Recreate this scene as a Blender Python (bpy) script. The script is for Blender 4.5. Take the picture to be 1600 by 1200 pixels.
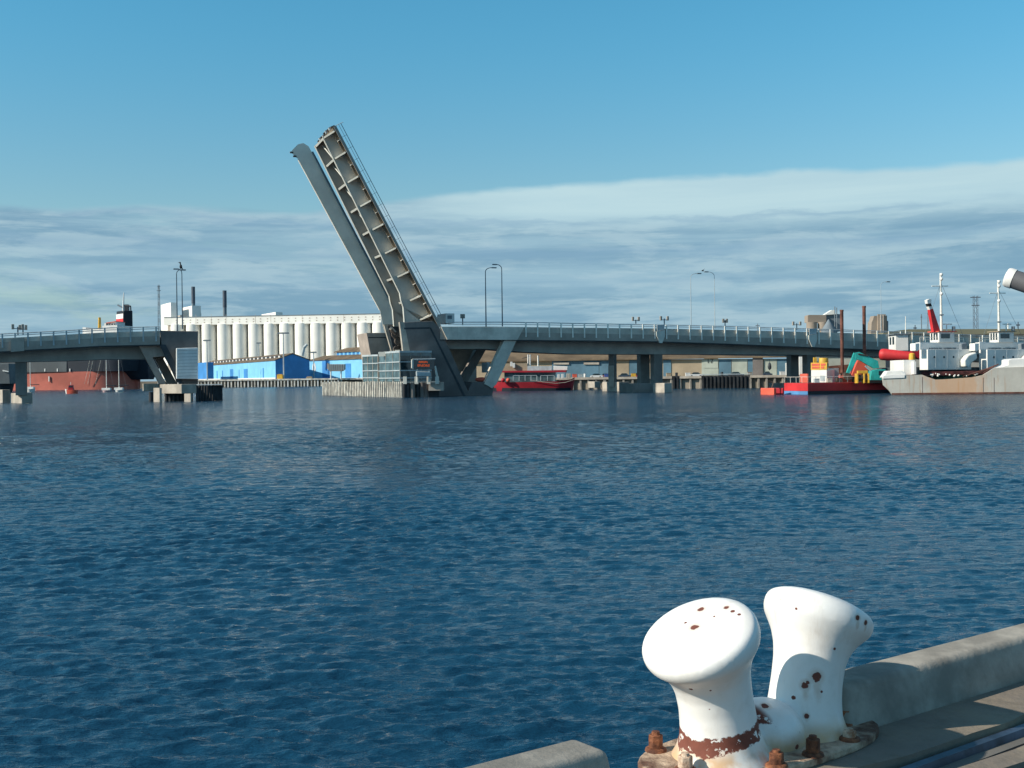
import bpy, bmesh, math, random
import numpy as np
from mathutils import Vector, Matrix
from mathutils.bvhtree import BVHTree
random.seed(7)
R = math.radians
S = bpy.context.scene
C = S.collection
for o in list(bpy.data.objects): bpy.data.objects.remove(o)

# ------------------------------------------------------------------ camera
F = 1800.0; HC = 3.6; PITCH = math.atan(11/F); ROLL = 0.012
cd = bpy.data.cameras.new('camera'); cam = bpy.data.objects.new('camera', cd); C.objects.link(cam)
cd.sensor_width = 36; cd.lens = 36*F/1600; cd.clip_start = 0.1; cd.clip_end = 20000
fw = Vector((0, math.cos(PITCH), -math.sin(PITCH))); up0 = Vector((0, math.sin(PITCH), math.cos(PITCH))); rt0 = Vector((1, 0, 0))
rt = (rt0*math.cos(ROLL) - up0*math.sin(ROLL)); upv = (up0*math.cos(ROLL) + rt0*math.sin(ROLL))
M = Matrix.Identity(4)
for i in range(3):
    M[i][0] = rt[i]; M[i][1] = upv[i]; M[i][2] = -fw[i]
M.translation = Vector((0, 0, HC)); cam.matrix_world = M
S.camera = cam
S.render.resolution_x = 1024; S.render.resolution_y = 768

# ------------------------------------------------------------------ sun, sky
SUN_EL = R(31); SUN_AZ = R(251)           # azimuth clockwise from +Y
tosun = Vector((math.sin(SUN_AZ)*math.cos(SUN_EL), math.cos(SUN_AZ)*math.cos(SUN_EL), math.sin(SUN_EL)))
sl = bpy.data.lights.new('sun', 'SUN'); sl.energy = 5.0; sl.angle = R(0.5); sl.color = (1.0, 0.90, 0.76)
so = bpy.data.objects.new('sun', sl); C.objects.link(so); so.rotation_euler = tosun.to_track_quat('Z', 'Y').to_euler()
so.location = (-30, -10, 60)
S.view_settings.view_transform = 'Standard'; S.view_settings.look = 'None'
S.view_settings.exposure = 0.15; S.view_settings.gamma = 1.0

W_ = bpy.data.worlds.new('World'); S.world = W_; W_.use_nodes = True
nt = W_.node_tree; nt.nodes.clear()
def N(t, **k):
    n = nt.nodes.new(t)
    for a, b in k.items(): setattr(n, a, b)
    return n
def L(a, b): nt.links.new(a, b)
def mth(op, a, b=None, c=None, clamp=False):
    n = nt.nodes.new('ShaderNodeMath'); n.operation = op; n.use_clamp = clamp
    for i, v in enumerate((a, b, c)):
        if v is None: continue
        if isinstance(v, (int, float)): n.inputs[i].default_value = v
        else: nt.links.new(v, n.inputs[i])
    return n.outputs[0]
def mixc(f, a, b, bt='MIX'):
    n = nt.nodes.new('ShaderNodeMix'); n.data_type = 'RGBA'; n.blend_type = bt
    for i, v in ((0, f), (6, a), (7, b)):
        if isinstance(v, (int, float)): n.inputs[i].default_value = v
        elif isinstance(v, tuple): n.inputs[i].default_value = (*v, 1)
        else: nt.links.new(v, n.inputs[i])
    return n.outputs[2]
def sstep(x, a, b):
    n = nt.nodes.new('ShaderNodeMapRange'); n.interpolation_type = 'SMOOTHSTEP'
    nt.links.new(x, n.inputs[0]); n.inputs[1].default_value = a; n.inputs[2].default_value = b
    return n.outputs[0]
def noise(vec, sc, det=5, rough=.55, dist=0.0):
    n = nt.nodes.new('ShaderNodeTexNoise'); n.inputs['Scale'].default_value = sc; n.inputs['Detail'].default_value = det
    n.inputs['Roughness'].default_value = rough; n.inputs['Distortion'].default_value = dist
    if vec is not None: nt.links.new(vec, n.inputs['Vector'])
    return n.outputs['Fac']
def mapv(vec, scale=(1, 1, 1), loc=(0, 0, 0), rot=(0, 0, 0)):
    n = nt.nodes.new('ShaderNodeMapping'); nt.links.new(vec, n.inputs[0])
    n.inputs['Scale'].default_value = scale; n.inputs['Location'].default_value = loc; n.inputs['Rotation'].default_value = rot
    return n.outputs[0]

sky = N('ShaderNodeTexSky', sky_type='NISHITA'); sky.sun_disc = False
sky.sun_elevation = SUN_EL; sky.sun_rotation = SUN_AZ; sky.air_density = 1.0; sky.dust_density = 0.25; sky.ozone_density = 3.0
tc = N('ShaderNodeTexCoord'); d = tc.outputs['Generated']
sp = N('ShaderNodeSeparateXYZ'); L(d, sp.inputs[0])
x, y, z = sp.outputs
az = mth('ARCTAN2', x, y)
el = mth('ARCSINE', z)
cb = N('ShaderNodeCombineXYZ'); L(az, cb.inputs[0]); L(el, cb.inputs[1]); ae = cb.outputs[0]
nA = noise(mapv(ae, (6, 24, 1)), 1.0, 8, .6, .3)
nB = noise(mapv(ae, (3.4, 46, 1), (3.1, .7, 0)), 1.0, 8, .62, .5)
nC = noise(mapv(ae, (8, 52, 1), (1.3, 2.2, 0)), 1.0, 8, .62, .3)
nD = noise(mapv(ae, (4.5, 3, 1), (5.5, 1.2, 0)), 1.0, 5, .5)
nE = noise(mapv(ae, (17, 85, 1), (7.7, 4.2, 0)), 1.0, 7, .62)
topel = mth('ADD', mth('MULTIPLY', sstep(az, -.30, .20), .030), .142)
topel = mth('ADD', topel, mth('MULTIPLY', mth('SUBTRACT', nD, .5), .026))
dd = mth('SUBTRACT', topel, el)
dens = sstep(mth('ADD', dd, mth('MULTIPLY', mth('SUBTRACT', nA, .5), .016)), -.001, .0065)
dens = mth('MULTIPLY', dens, mth('SUBTRACT', 0.97, mth('MULTIPLY', sstep(az, .05, -.40), mth('MULTIPLY', sstep(nA, .5, .7), .5))))
grey = mixc(sstep(nB, .38, .62), (.205, .375, .510), (.315, .500, .615))
grey = mixc(mth('MULTIPLY', sstep(nC, .46, .60), .8), grey, (.40, .57, .66))
grey = mixc(mth('MULTIPLY', sstep(nE, .50, .68), .28), grey, (.45, .61, .69))
grey = mixc(mth('MULTIPLY', sstep(nE, .50, .34), .22), grey, (.23, .40, .55))
grey = mixc(mth('MULTIPLY', sstep(nE, .66, .80), mth('MULTIPLY', sstep(el, .10, .05), .8)), grey, (.54, .64, .67))
bank = mth('MULTIPLY', sstep(el, .118, .142), sstep(mth('ADD', az, mth('MULTIPLY', nA, .12)), -.13, .10))
cl = mixc(bank, grey, mixc(sstep(nB, .3, .7), (.46, .66, .74), (.52, .715, .77)))
for (e0, kk, wd, st_) in ((.129, .055, .013, .62), (.104, .07, .020, .5), (.080, -.02, .018, .3)):
    s_ = mth('SUBTRACT', mth('ADD', e0, mth('ADD', mth('MULTIPLY', mth('MULTIPLY', az, az), kk), mth('MULTIPLY', nE, .020))), el)
    s_ = mth('ADD', s_, mth('MULTIPLY', mth('SUBTRACT', nD, .5), .02))
    m_ = mth('MULTIPLY', mth('MULTIPLY', sstep(s_, .003, .008), sstep(s_, wd, wd*.35)), mth('MULTIPLY', sstep(nA, .30, .52), st_))
    cl = mixc(m_, cl, (.235, .405, .56))
# clear sky tint: nishita pulled to the photograph's teal blue; unseen upper sky made neutral to lift shade
base = mixc(1.0, sky.outputs[0], mixc(sstep(el, .45, 1.0), mixc(sstep(el, .06, .34), (.78, .84, .74), (.464, 1.07, 1.04)), (1.05, 1.05, .86)), 'MULTIPLY')
bg1 = N('ShaderNodeBackground'); L(base, bg1.inputs[0]); bg1.inputs[1].default_value = 0.13
bg2 = N('ShaderNodeBackground'); L(cl, bg2.inputs[0]); bg2.inputs[1].default_value = 0.90
mx = N('ShaderNodeMixShader'); L(dens, mx.inputs[0]); L(bg1.outputs[0], mx.inputs[1]); L(bg2.outputs[0], mx.inputs[2])
wo = N('ShaderNodeOutputWorld'); L(mx.outputs[0], wo.inputs[0])

# ------------------------------------------------------------------ placing helpers
def ray(px, py):
    u = (px-800)/F; v = (600-py)/F
    dv = rt*u + upv*v + fw
    return dv
def W(px, py, Y):
    dv = ray(px, py); return Vector((0, 0, HC)) + dv*(Y/dv.y)
def G(px, py, z):
    dv = ray(px, py); return Vector((0, 0, HC)) + dv*((z-HC)/dv.z)
class Plane:
    def __init__(s, px, Y, yaw, py=595):
        s.o = W(px, py, Y); a = R(yaw)
        s.r = Vector((math.cos(a), math.sin(a), 0)); s.n = Vector((-math.sin(a), math.cos(a), 0))
    def pt(s, px, py, v=0.0):
        dv = ray(px, py); c = Vector((0, 0, HC))
        t = ((s.o + s.n*v) - c).dot(s.n)/dv.dot(s.n)
        return c + dv*t
    def at(s, px, z, v=0.0):       # point at world height z
        p = s.pt(px, 595, v); return Vector((p.x, p.y, z))

# ------------------------------------------------------------------ materials
MC = {}
def mat(name, col, rough=.7, var=.12, vs=.6, col2=None, metal=0.0, bump=0.0, bs=8.0, streak=0.0, scol=(.16, .09, .05), spec=.4, emit=None, zone=None):
    global nt
    if name in MC: return MC[name]
    m = bpy.data.materials.new(name); m.use_nodes = True; nt = m.node_tree
    b = nt.nodes['Principled BSDF']
    b.inputs['Roughness'].default_value = rough; b.inputs['Metallic'].default_value = metal
    b.inputs['Specular IOR Level'].default_value = spec
    t = nt.nodes.new('ShaderNodeTexCoord').outputs['Object']
    n1 = noise(t, vs, 6, .6)
    c2 = col2 or tuple(c*(1-2.2*var) for c in col); c1 = tuple(min(1, c*(1+var)) for c in col)
    cc = mixc(sstep(n1, .35, .68), c2, c1)
    n3 = noise(t, vs*9, 4, .6)
    cc = mixc(mth('MULTIPLY', sstep(n3, .45, .75), min(.6, var*1.8)), cc, tuple(c*.62 for c in col))
    if streak > 0:
        n2 = noise(mapv(t, (1.6, 1.6, .13)), 1.3, 6, .65)
        cc = mixc(mth('MULTIPLY', sstep(n2, .52, .74), streak), cc, scol)
    if zone:
        sx = nt.nodes.new('ShaderNodeSeparateXYZ'); L(t, sx.inputs[0])
        dz_ = mth('ABSOLUTE', mth('SUBTRACT', sx.outputs[0], zone[0]))
        n4 = noise(mapv(t, (1.2, 1.2, .35)), .9, 6, .65)
        cc = mixc(mth('MULTIPLY', sstep(mth('ADD', mth('DIVIDE', dz_, zone[1]), mth('MULTIPLY', n4, -1.7)), .35, -.45), .62), cc, zone[2])
    L(cc, b.inputs['Base Color'])
    if bump > 0:
        bn = nt.nodes.new('ShaderNodeBump'); bn.inputs['Strength'].default_value = bump; bn.inputs['Distance'].default_value = .02
        L(noise(t, bs, 6, .6), bn.inputs['Height']); L(bn.outputs[0], b.inputs['Normal'])
    if emit:
        b.inputs['Emission Color'].default_value = (*emit[:3], 1); b.inputs['Emission Strength'].default_value = emit[3]
    MC[name] = m
    return m
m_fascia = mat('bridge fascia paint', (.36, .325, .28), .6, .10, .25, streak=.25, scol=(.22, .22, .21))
m_girder = mat('girder blue grey', (.40, .38, .34), .65, .10, .2, streak=.2, scol=(.22, .23, .23))
m_rail = mat('galvanised rail', (.42, .48, .50), .45, .08, .8)
m_darkrail = mat('dark rail', (.06, .11, .15), .5, .08, .8)
m_post = mat('pale rail post', (.86, .84, .76), .5, .08, .8)
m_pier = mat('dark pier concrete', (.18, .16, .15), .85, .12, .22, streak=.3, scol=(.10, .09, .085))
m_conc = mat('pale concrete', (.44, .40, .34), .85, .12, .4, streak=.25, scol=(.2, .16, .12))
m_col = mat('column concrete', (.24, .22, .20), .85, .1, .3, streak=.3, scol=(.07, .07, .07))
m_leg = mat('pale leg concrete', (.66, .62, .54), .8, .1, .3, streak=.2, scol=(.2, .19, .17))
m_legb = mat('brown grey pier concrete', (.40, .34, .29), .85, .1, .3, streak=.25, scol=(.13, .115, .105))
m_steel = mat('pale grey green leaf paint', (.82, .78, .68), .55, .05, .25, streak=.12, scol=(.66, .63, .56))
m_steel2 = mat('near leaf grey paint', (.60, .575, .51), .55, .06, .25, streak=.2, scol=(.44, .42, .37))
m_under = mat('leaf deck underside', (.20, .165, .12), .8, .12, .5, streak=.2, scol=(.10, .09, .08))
m_flange = mat('pale flange paint', (.60, .60, .54), .5, .05, .5)
m_dark = mat('dark steel', (.035, .045, .055), .55, .15, .8)
m_machine = mat('brown machinery', (.12, .09, .07), .6, .3, .8)
m_white = mat('white paint', (.80, .79, .75), .5, .05, .3, streak=.10, scol=(.55, .50, .44))
m_silo = mat('silo white', (.86, .85, .79), .8, .05, .05, streak=.10, scol=(.62, .58, .52))
m_silog = mat('silo recess', (.52, .46, .40), .85, .08, .05)
m_blue = mat('light blue wall', (.20, .52, .78), .75, .06, .12, streak=.15, scol=(.16, .38, .62))
m_navy = mat('deep blue wall and gable shade', (.045, .24, .58), .75, .08, .12, streak=.12, scol=(.02, .09, .28))
m_roof = mat('tan corrugated roof', (.165, .12, .075), .8, .15, .2, streak=.4, scol=(.15, .09, .05))
m_glass = mat('tinted glass', (.10, .17, .19), .12, .25, .35, spec=.8)
m_glassd = mat('dark glass', (.02, .04, .05), .1, .25, .35, spec=.8)
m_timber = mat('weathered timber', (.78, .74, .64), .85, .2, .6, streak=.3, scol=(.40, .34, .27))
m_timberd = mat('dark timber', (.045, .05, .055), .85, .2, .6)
m_redh = mat('antifouling red', (.62, .17, .12), .75, .12, .06, streak=.25, scol=(.42, .22, .17))
m_shipg = mat('ship grey', (.10, .12, .13), .7, .15, .06, streak=.3, scol=(.17, .17, .16))
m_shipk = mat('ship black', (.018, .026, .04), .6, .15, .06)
m_redb = mat('barge red', (.62, .035, .04), .55, .10, .3, streak=.2, scol=(.35, .04, .03))
m_redd = mat('deep red paint', (.42, .02, .035), .55, .12, .3, streak=.2, scol=(.2, .03, .03))
m_orange = mat('orange red paint', (.72, .12, .07), .55, .10, .3)
m_bblue = mat('barge blue', (.10, .28, .55), .6, .12, .3)
m_teal = mat('teal paint', (.03, .42, .38), .45, .12, .6, streak=.15, scol=(.04, .2, .18))
m_yellow = mat('yellow paint', (.72, .42, .05), .55, .12, .6)
m_green = mat('green paint', (.03, .28, .17), .55, .12, .6)
m_hopper = mat('rusty grey hull', (.52, .50, .44), .75, .06, .25, streak=.75, scol=(.42, .24, .13), zone=(.5, 4.8, (.60, .31, .14)))
m_bluew = mat('ship white paint', (.78, .77, .73), .6, .06, .2, streak=.2, scol=(.42, .40, .36))
m_greenh = mat('weedy green hold', (.035, .10, .06), .85, .4, .6)
m_rust = mat('brown rusty pipe', (.17, .07, .05), .85, .2, .8)
m_stack = mat('grey stack', (.08, .10, .13), .7, .1, .05)
m_tan = mat('tan block wall', (.37, .30, .21), .85, .10, .15, streak=.2, scol=(.25, .19, .12))
m_paleg = mat('pale green wall', (.40, .44, .38), .85, .10, .15, streak=.2, scol=(.28, .29, .24))
m_shedb = mat('faded blue door', (.10, .20, .27), .8, .12, .15)
m_ochre = mat('far brown silo concrete', (.30, .25, .20), .85, .08, .05)
m_far = mat('far grey', (.18, .22, .25), .85, .08, .05)
m_olive = mat('olive roof', (.23, .22, .15), .85, .1, .05)
m_sandy = mat('quay ground', (.30, .27, .22), .9, .15, .05)
m_black = mat('black rubber', (.012, .012, .014), .8, .2, 1)
m_fur = mat('dark feathers', (.02, .02, .025), .8, .2, 10)
m_pink = mat('pinkish hull', (.60, .42, .42), .5, .08, .5)

# ------------------------------------------------------------------ mesh builder
ORG = {}
class MB:
    def __init__(s): s.v = []; s.f = []
    def quad(s, a, b, c, d_): i = len(s.v); s.v += [a, b, c, d_]; s.f.append((i, i+1, i+2, i+3)); return s
    def hexa(s, p):      # 8 points: bottom 4, top 4
        i = len(s.v); s.v += [Vector(q) for q in p]
        for f in ((0, 3, 2, 1), (4, 5, 6, 7), (0, 1, 5, 4), (1, 2, 6, 5), (2, 3, 7, 6), (3, 0, 4, 7)): s.f.append(tuple(i+k for k in f))
        return s
    def box(s, x0, x1, y0, y1, z0, z1, o=Vector((0, 0, 0)), r=Vector((1, 0, 0)), n=Vector((0, 1, 0)), u=Vector((0, 0, 1))):
        P = lambda a, b, c: o + r*a + n*b + u*c
        return s.hexa([P(x0, y0, z0), P(x1, y0, z0), P(x1, y1, z0), P(x0, y1, z0), P(x0, y0, z1), P(x1, y0, z1), P(x1, y1, z1), P(x0, y1, z1)])
    def prism(s, pts, ext):
        n = len(pts); i = len(s.v); s.v += [Vector(p) for p in pts] + [Vector(p)+ext for p in pts]
        s.f.append(tuple(range(i, i+n))); s.f.append(tuple(range(i+2*n-1, i+n-1, -1)))
        for k in range(n):
            j = (k+1) % n; s.f.append((i+k, i+n+k, i+n+j, i+j))
        return s
    def tube(s, a, b, r0, r1=None, n=8):
        a = Vector(a); b = Vector(b); r1 = r0 if r1 is None else r1
        dv = (b-a).normalized(); q = dv.to_track_quat('Z', 'Y'); i = len(s.v)
        for (p, r) in ((a, r0), (b, r1)):
            for k in range(n):
                t = 2*math.pi*k/n; s.v.append(p + q @ Vector((r*math.cos(t), r*math.sin(t), 0)))
        for k in range(n): s.f.append((i+k, i+(k+1) % n, i+n+(k+1) % n, i+n+k))
        s.f.append(tuple(i+k for k in reversed(range(n)))); s.f.append(tuple(i+n+k for k in range(n)))
        return s
    def path(s, pts, r, n=6):
        for a, b in zip(pts, pts[1:]): s.tube(a, b, r, r, n)
        return s
    def ball(s, c, r, n=8, sc=(1, 1, 1)):
        i = len(s.v); c = Vector(c)
        for a in range(1, n):
            for k in range(n*2):
                t = math.pi*a/n; p = math.pi*k/n
                s.v.append(c + Vector((r*sc[0]*math.sin(t)*math.cos(p), r*sc[1]*math.sin(t)*math.sin(p), r*sc[2]*math.cos(t))))
        s.v += [c+Vector((0, 0, r*sc[2])), c-Vector((0, 0, r*sc[2]))]; T = len(s.v)-2; Bq = T+1; m = 2*n
        for a in range(n-2):
            for k in range(m): s.f.append((i+a*m+k, i+(a+1)*m+k, i+(a+1)*m+(k+1) % m, i+a*m+(k+1) % m))
        for k in range(m):
            s.f.append((T, i+k, i+(k+1) % m)); s.f.append((Bq, i+(n-2)*m+(k+1) % m, i+(n-2)*m+k))
        return s
    def lathe(s, prof, o, ax=Vector((0, 0, 1)), n=24):
        q = Vector(ax).normalized().to_track_quat('Z', 'Y'); i = len(s.v); o = Vector(o)
        for (r, h) in prof:
            for k in range(n):
                t = 2*math.pi*k/n; s.v.append(o + q @ Vector((r*math.cos(t), r*math.sin(t), h)))
        m = len(prof)
        for a in range(m-1):
            for k in range(n): s.f.append((i+a*n+k, i+a*n+(k+1) % n, i+(a+1)*n+(k+1) % n, i+(a+1)*n+k))
        s.f.append(tuple(i+k for k in reversed(range(n)))); s.f.append(tuple(i+(m-1)*n+k for k in range(n)))
        return s
    def build(s, name, m, parent=None, smooth=False, bevel=0.0, seg=2):
        off = Vector(ORG.get(parent.name, (0, 0, 0))) if parent else Vector((0, 0, 0))
        me = bpy.data.meshes.new(name)
        me.from_pydata([tuple(Vector(v)-off) for v in s.v], [], s.f); me.validate()
        bm = bmesh.new(); bm.from_mesh(me); bmesh.ops.recalc_face_normals(bm, faces=bm.faces)
        if bevel > 0: bmesh.ops.bevel(bm, geom=[e for e in bm.edges if e.calc_face_angle(0) > .6], offset=bevel, segments=seg, affect='EDGES', profile=.5)
        bm.to_mesh(me); bm.free()
        me.materials.append(m)
        if smooth:
            for p in me.polygons: p.use_smooth = True
            try: me.set_sharp_from_angle(angle=R(50))
            except Exception: pass
        o = bpy.data.objects.new(name, me); C.objects.link(o)
        if parent:
            o.parent = parent
        ORG[o.name] = tuple(off)
        return o
def tag(o, label=None, cat=None, group=None, kind=None):
    if label: o['label'] = label
    if cat: o['category'] = cat
    if group: o['group'] = group
    if kind: o['kind'] = kind
    return o
def thing(name, loc, label, cat, group=None):
    o = bpy.data.objects.new(name, None); C.objects.link(o); o.location = loc; o.empty_display_size = .5
    ORG[o.name] = tuple(loc); tag(o, label, cat, group); return o
def solo(mb, name, m, label, cat, group=None, **k):
    o = mb.build(name, m, None, **k); tag(o, label, cat, group); return o
def copy_tree(o, delta, label):
    def rec(q, par):
        c = q.copy(); C.objects.link(c); c.parent = par
        for ch in [h for h in bpy.data.objects if h.parent == q and h is not c]: rec(ch, c)
        return c
    kids = [h for h in bpy.data.objects if h.parent == o]
    c = o.copy(); C.objects.link(c); c.location = Vector(o.location)+Vector(delta); c['label'] = label
    for k in kids: rec(k, c)
    return c
# box whose near vertical edge stands at pixel column pc and depth Y; its left face ends at column pl, its right face at pr
class QB:
    def __init__(s, pl, pc, pr, Y, yaw, ytop, ybot=None, ztop=None, zbot=None, minl=3.0):
        s.o = W(pc, 595, Y); a = R(yaw)
        s.r = Vector((math.cos(a), math.sin(a), 0)); s.n = Vector((-math.sin(a), math.cos(a), 0))
        def run(px, dr):
            k = math.tan(math.atan((px-800)/F)); den = dr.x - k*dr.y
            return (k*s.o.y - s.o.x)/den
        s.w = run(pr, s.r); s.l = run(pl, s.n) if pl is not None else minl
        if s.l < 0 or s.l > 400: s.l = minl
        s.z1 = W(pc, ytop, Y).z if ztop is None else ztop
        s.z0 = (W(pc, ybot, Y).z if ybot is not None else 0) if zbot is None else zbot
        s.b = Vector((s.o.x, s.o.y, 0))
    def P(s, a, b, z): return s.b + s.r*a + s.n*b + Vector((0, 0, z))
    def box(s, mb, a0=0, a1=None, b0=0, b1=None, z0=None, z1=None):
        a1 = s.w if a1 is None else a1; b1 = s.l if b1 is None else b1
        z0 = s.z0 if z0 is None else z0; z1 = s.z1 if z1 is None else z1
        return mb.box(a0, a1, b0, b1, z0, z1, s.b, s.r, s.n)

# ================================================================== WATER
rng = np.random.default_rng(3)
K = []
for i in range(170):
    lam = 0.11*(14.0**rng.random())
    th = R(96) + rng.normal(0, .42)              # travelling mostly towards the quay
    K.append((2*math.pi/lam*math.cos(th), 2*math.pi/lam*math.sin(th), rng.random()*6.283, 0.0072*lam*math.exp(-(math.log(lam/.27))**2/1.7)))
def wave(X, Y):
    h = np.zeros_like(X); r = np.hypot(X, Y)
    for kx, ky, ph, a in K:
        lam = 6.283/math.hypot(kx, ky)
        fade = np.clip((lam*170 - r)/(lam*70), 0, 1)
        s_ = np.sin(kx*X+ky*Y+ph); h += a*fade*(s_ - .22*np.cos(2*(kx*X+ky*Y+ph)))
    gust = .75+.35*np.sin(X*.21+1.3*np.sin(Y*.13))*np.sin(Y*.17+.9*np.sin(X*.09+1))
    return h*gust
vs = []; fs = []
def band(x0, x1, y0, y1, st, dz=0.0):
    nx = int(round((x1-x0)/st))+1; ny = int(round((y1-y0)/st))+1
    X, Y = np.meshgrid(np.linspace(x0, x1, nx), np.linspace(y0, y1, ny)); Z = wave(X, Y)+dz
    b = sum(len(a) for a in vs); vs.append(np.stack([X.ravel(), Y.ravel(), Z.ravel()], 1))
    i = (np.arange(ny-1)[:, None]*nx + np.arange(nx-1)[None, :]).ravel()+b
    fs.append(np.stack([i, i+1, i+nx+1, i+nx], 1))
band(-8.5, 8.5, 4.5, 16, .028)
band(-18, 18, 15.95, 38, .065, -.003)
band(-45, 45, 37.9, 90, .18, -.006)
band(-60, -8.5, 4.5, 16, .5, -.02); band(8.5, 60, 4.5, 16, .5, -.02)
band(-60, -18, 15.95, 38, .5, -.02); band(18, 60, 15.95, 38, .5, -.02)
band(-150, -45, 37.9, 90, 1.5, -.02); band(45, 150, 37.9, 90, 1.5, -.02)
band(-75, 75, 89.8, 140, .28, -.008)
band(-120, -75, 89.8, 140, 1.5, -.02); band(75, 120, 89.8, 140, 1.5, -.02)
band(-120, 120, 139.8, 230, .55, -.01)
band(-200, -120, 89.8, 230, 2, -.02); band(120, 200, 89.8, 230, 2, -.02)
v_ = np.concatenate(vs); f_ = np.concatenate(fs)
nb = len(v_)
ex = np.array([[-6000, 229, -.01], [6000, 229, -.01], [6000, 9000, -.01], [-6000, 9000, -.01],
               [-6000, -300, -.03], [6000, -300, -.03], [6000, 4.6, -.03], [-6000, 4.6, -.03],
               [-6000, 4.6, -.03], [-59, 4.6, -.03], [-59, 90, -.03], [-6000, 90, -.03],
               [59, 4.6, -.03], [6000, 4.6, -.03], [6000, 90, -.03], [59, 90, -.03],
               [-6000, 90, -.03], [-199, 90, -.03], [-199, 229, -.03], [-6000, 229, -.03],
               [199, 90, -.03], [6000, 90, -.03], [6000, 229, -.03], [199, 229, -.03]], float)
v_ = np.concatenate([v_, ex]); f_ = np.concatenate([f_, np.arange(nb, nb+24).reshape(-1, 4)])
me = bpy.data.meshes.new('water'); me.vertices.add(len(v_)); me.vertices.foreach_set('co', v_.ravel())
me.loops.add(f_.size); me.loops.foreach_set('vertex_index', f_.ravel().astype(np.int32))
me.polygons.add(len(f_)); me.polygons.foreach_set('loop_start', np.arange(0, f_.size, 4, dtype=np.int32))
me.polygons.foreach_set('use_smooth', np.ones(len(f_), bool)); me.update(calc_edges=True); me.validate()
wm = bpy.data.materials.new('harbour water'); wm.use_nodes = True; nt = wm.node_tree
b = nt.nodes['Principled BSDF']; b.inputs['IOR'].default_value = 1.33
b.inputs['Roughness'].default_value = .07
t = nt.nodes.new('ShaderNodeTexCoord').outputs['Object']
big = noise(mapv(t, (.018, .045, 1)), 1, 4, .55)
L(mixc(sstep(big, .35, .65), (.004, .037, .076), (.005, .048, .096)), b.inputs['Base Color'])
w1 = noise(mapv(t, (1.1, 2.6, 1), rot=(0, 0, R(5))), 1.0, 6, .6, .25)
w2 = noise(mapv(t, (3.5, 8.5, 1), rot=(0, 0, R(-9))), 1.0, 4, .6, .2)
w3 = noise(mapv(t, (.22, .50, 1), rot=(0, 0, R(5))), 1.0, 5, .6)
sy_ = nt.nodes.new('ShaderNodeSeparateXYZ'); L(t, sy_.inputs[0])
far_ = mth('ADD', sstep(sy_.outputs[1], 22, 85), mth('MULTIPLY', sstep(sy_.outputs[1], 70, 260), 1.0))
L(mth('ADD', .07, mth('MULTIPLY', sstep(sy_.outputs[1], 40, 200), .10)), b.inputs['Roughness'])
patch_ = mth('ADD', .35, mth('MULTIPLY', noise(mapv(t, (.035, .14, 1), rot=(0, 0, R(4))), 1.0, 6, .65), 1.5))
far_ = mth('MULTIPLY', far_, patch_)
A1 = mth('ADD', .12, mth('MULTIPLY', far_, .62))
hh = mth('ADD', mth('ADD', mth('MULTIPLY', w1, A1), mth('MULTIPLY', w2, .030)), mth('MULTIPLY', w3, mth('MULTIPLY', far_, .85)))
bn = nt.nodes.new('ShaderNodeBump'); bn.inputs['Strength'].default_value = 1.0; bn.inputs['Distance'].default_value = 1.0
L(hh, bn.inputs['Height']); L(bn.outputs[0], b.inputs['Normal'])
me.materials.append(wm)
wob = bpy.data.objects.new('water', me); C.objects.link(wob); wob['kind'] = 'structure'

# ================================================================== BRIDGE
BR = Plane(680, 225, 20)
def pr(mb, pl, pts, v, t): return mb.prism([pl.pt(x_, y_, v) for x_, y_ in pts], pl.n*t)
def interp(tab, x_, k):
    for a, b2 in zip(tab, tab[1:]):
        if a[0] <= x_ <= b2[0]:
            t_ = (x_-a[0])/(b2[0]-a[0]); return a[k]+(b2[k]-a[k])*t_
    return tab[0][k] if x_ < tab[0][0] else tab[-1][k]
# columns: x, rail top, parapet top, ledge, fascia bottom, girder bottom
TR = [(688, 503.5, 510.3, 518, 530.3, 545), (760, 503.2, 510.2, 518.5, 530.4, 545), (820, 503.6, 511, 519.5, 531, 550), (900, 505.5, 512, 521, 531.8, 553), (1030, 507.5, 513.3, 523.0, 533.3, 553.5),
      (1140, 510, 515.5, 526, 537, 553.5), (1240, 513, 518, 529, 541.3, 554), (1330, 515.8, 520.5, 532.5, 544.6, 556), (1420, 519, 523.5, 536, 548, 559), (1500, 522.5, 527, 540, 552, 563), (1640, 529, 533.5, 547, 559, 570)]
TL = [(-60, 525.5, 532.5, 538.5, 552.5, 570), (0, 522, 528.8, 534.5, 549.2, 566), (50, 519.5, 526, 533, 546.2, 565), (100, 517, 523, 531.6, 543.4, 564), (160, 512.6, 519.6, 527.6, 540.2, 561.5), (250, 510.5, 517, 525, 538.2, 561)]
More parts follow.
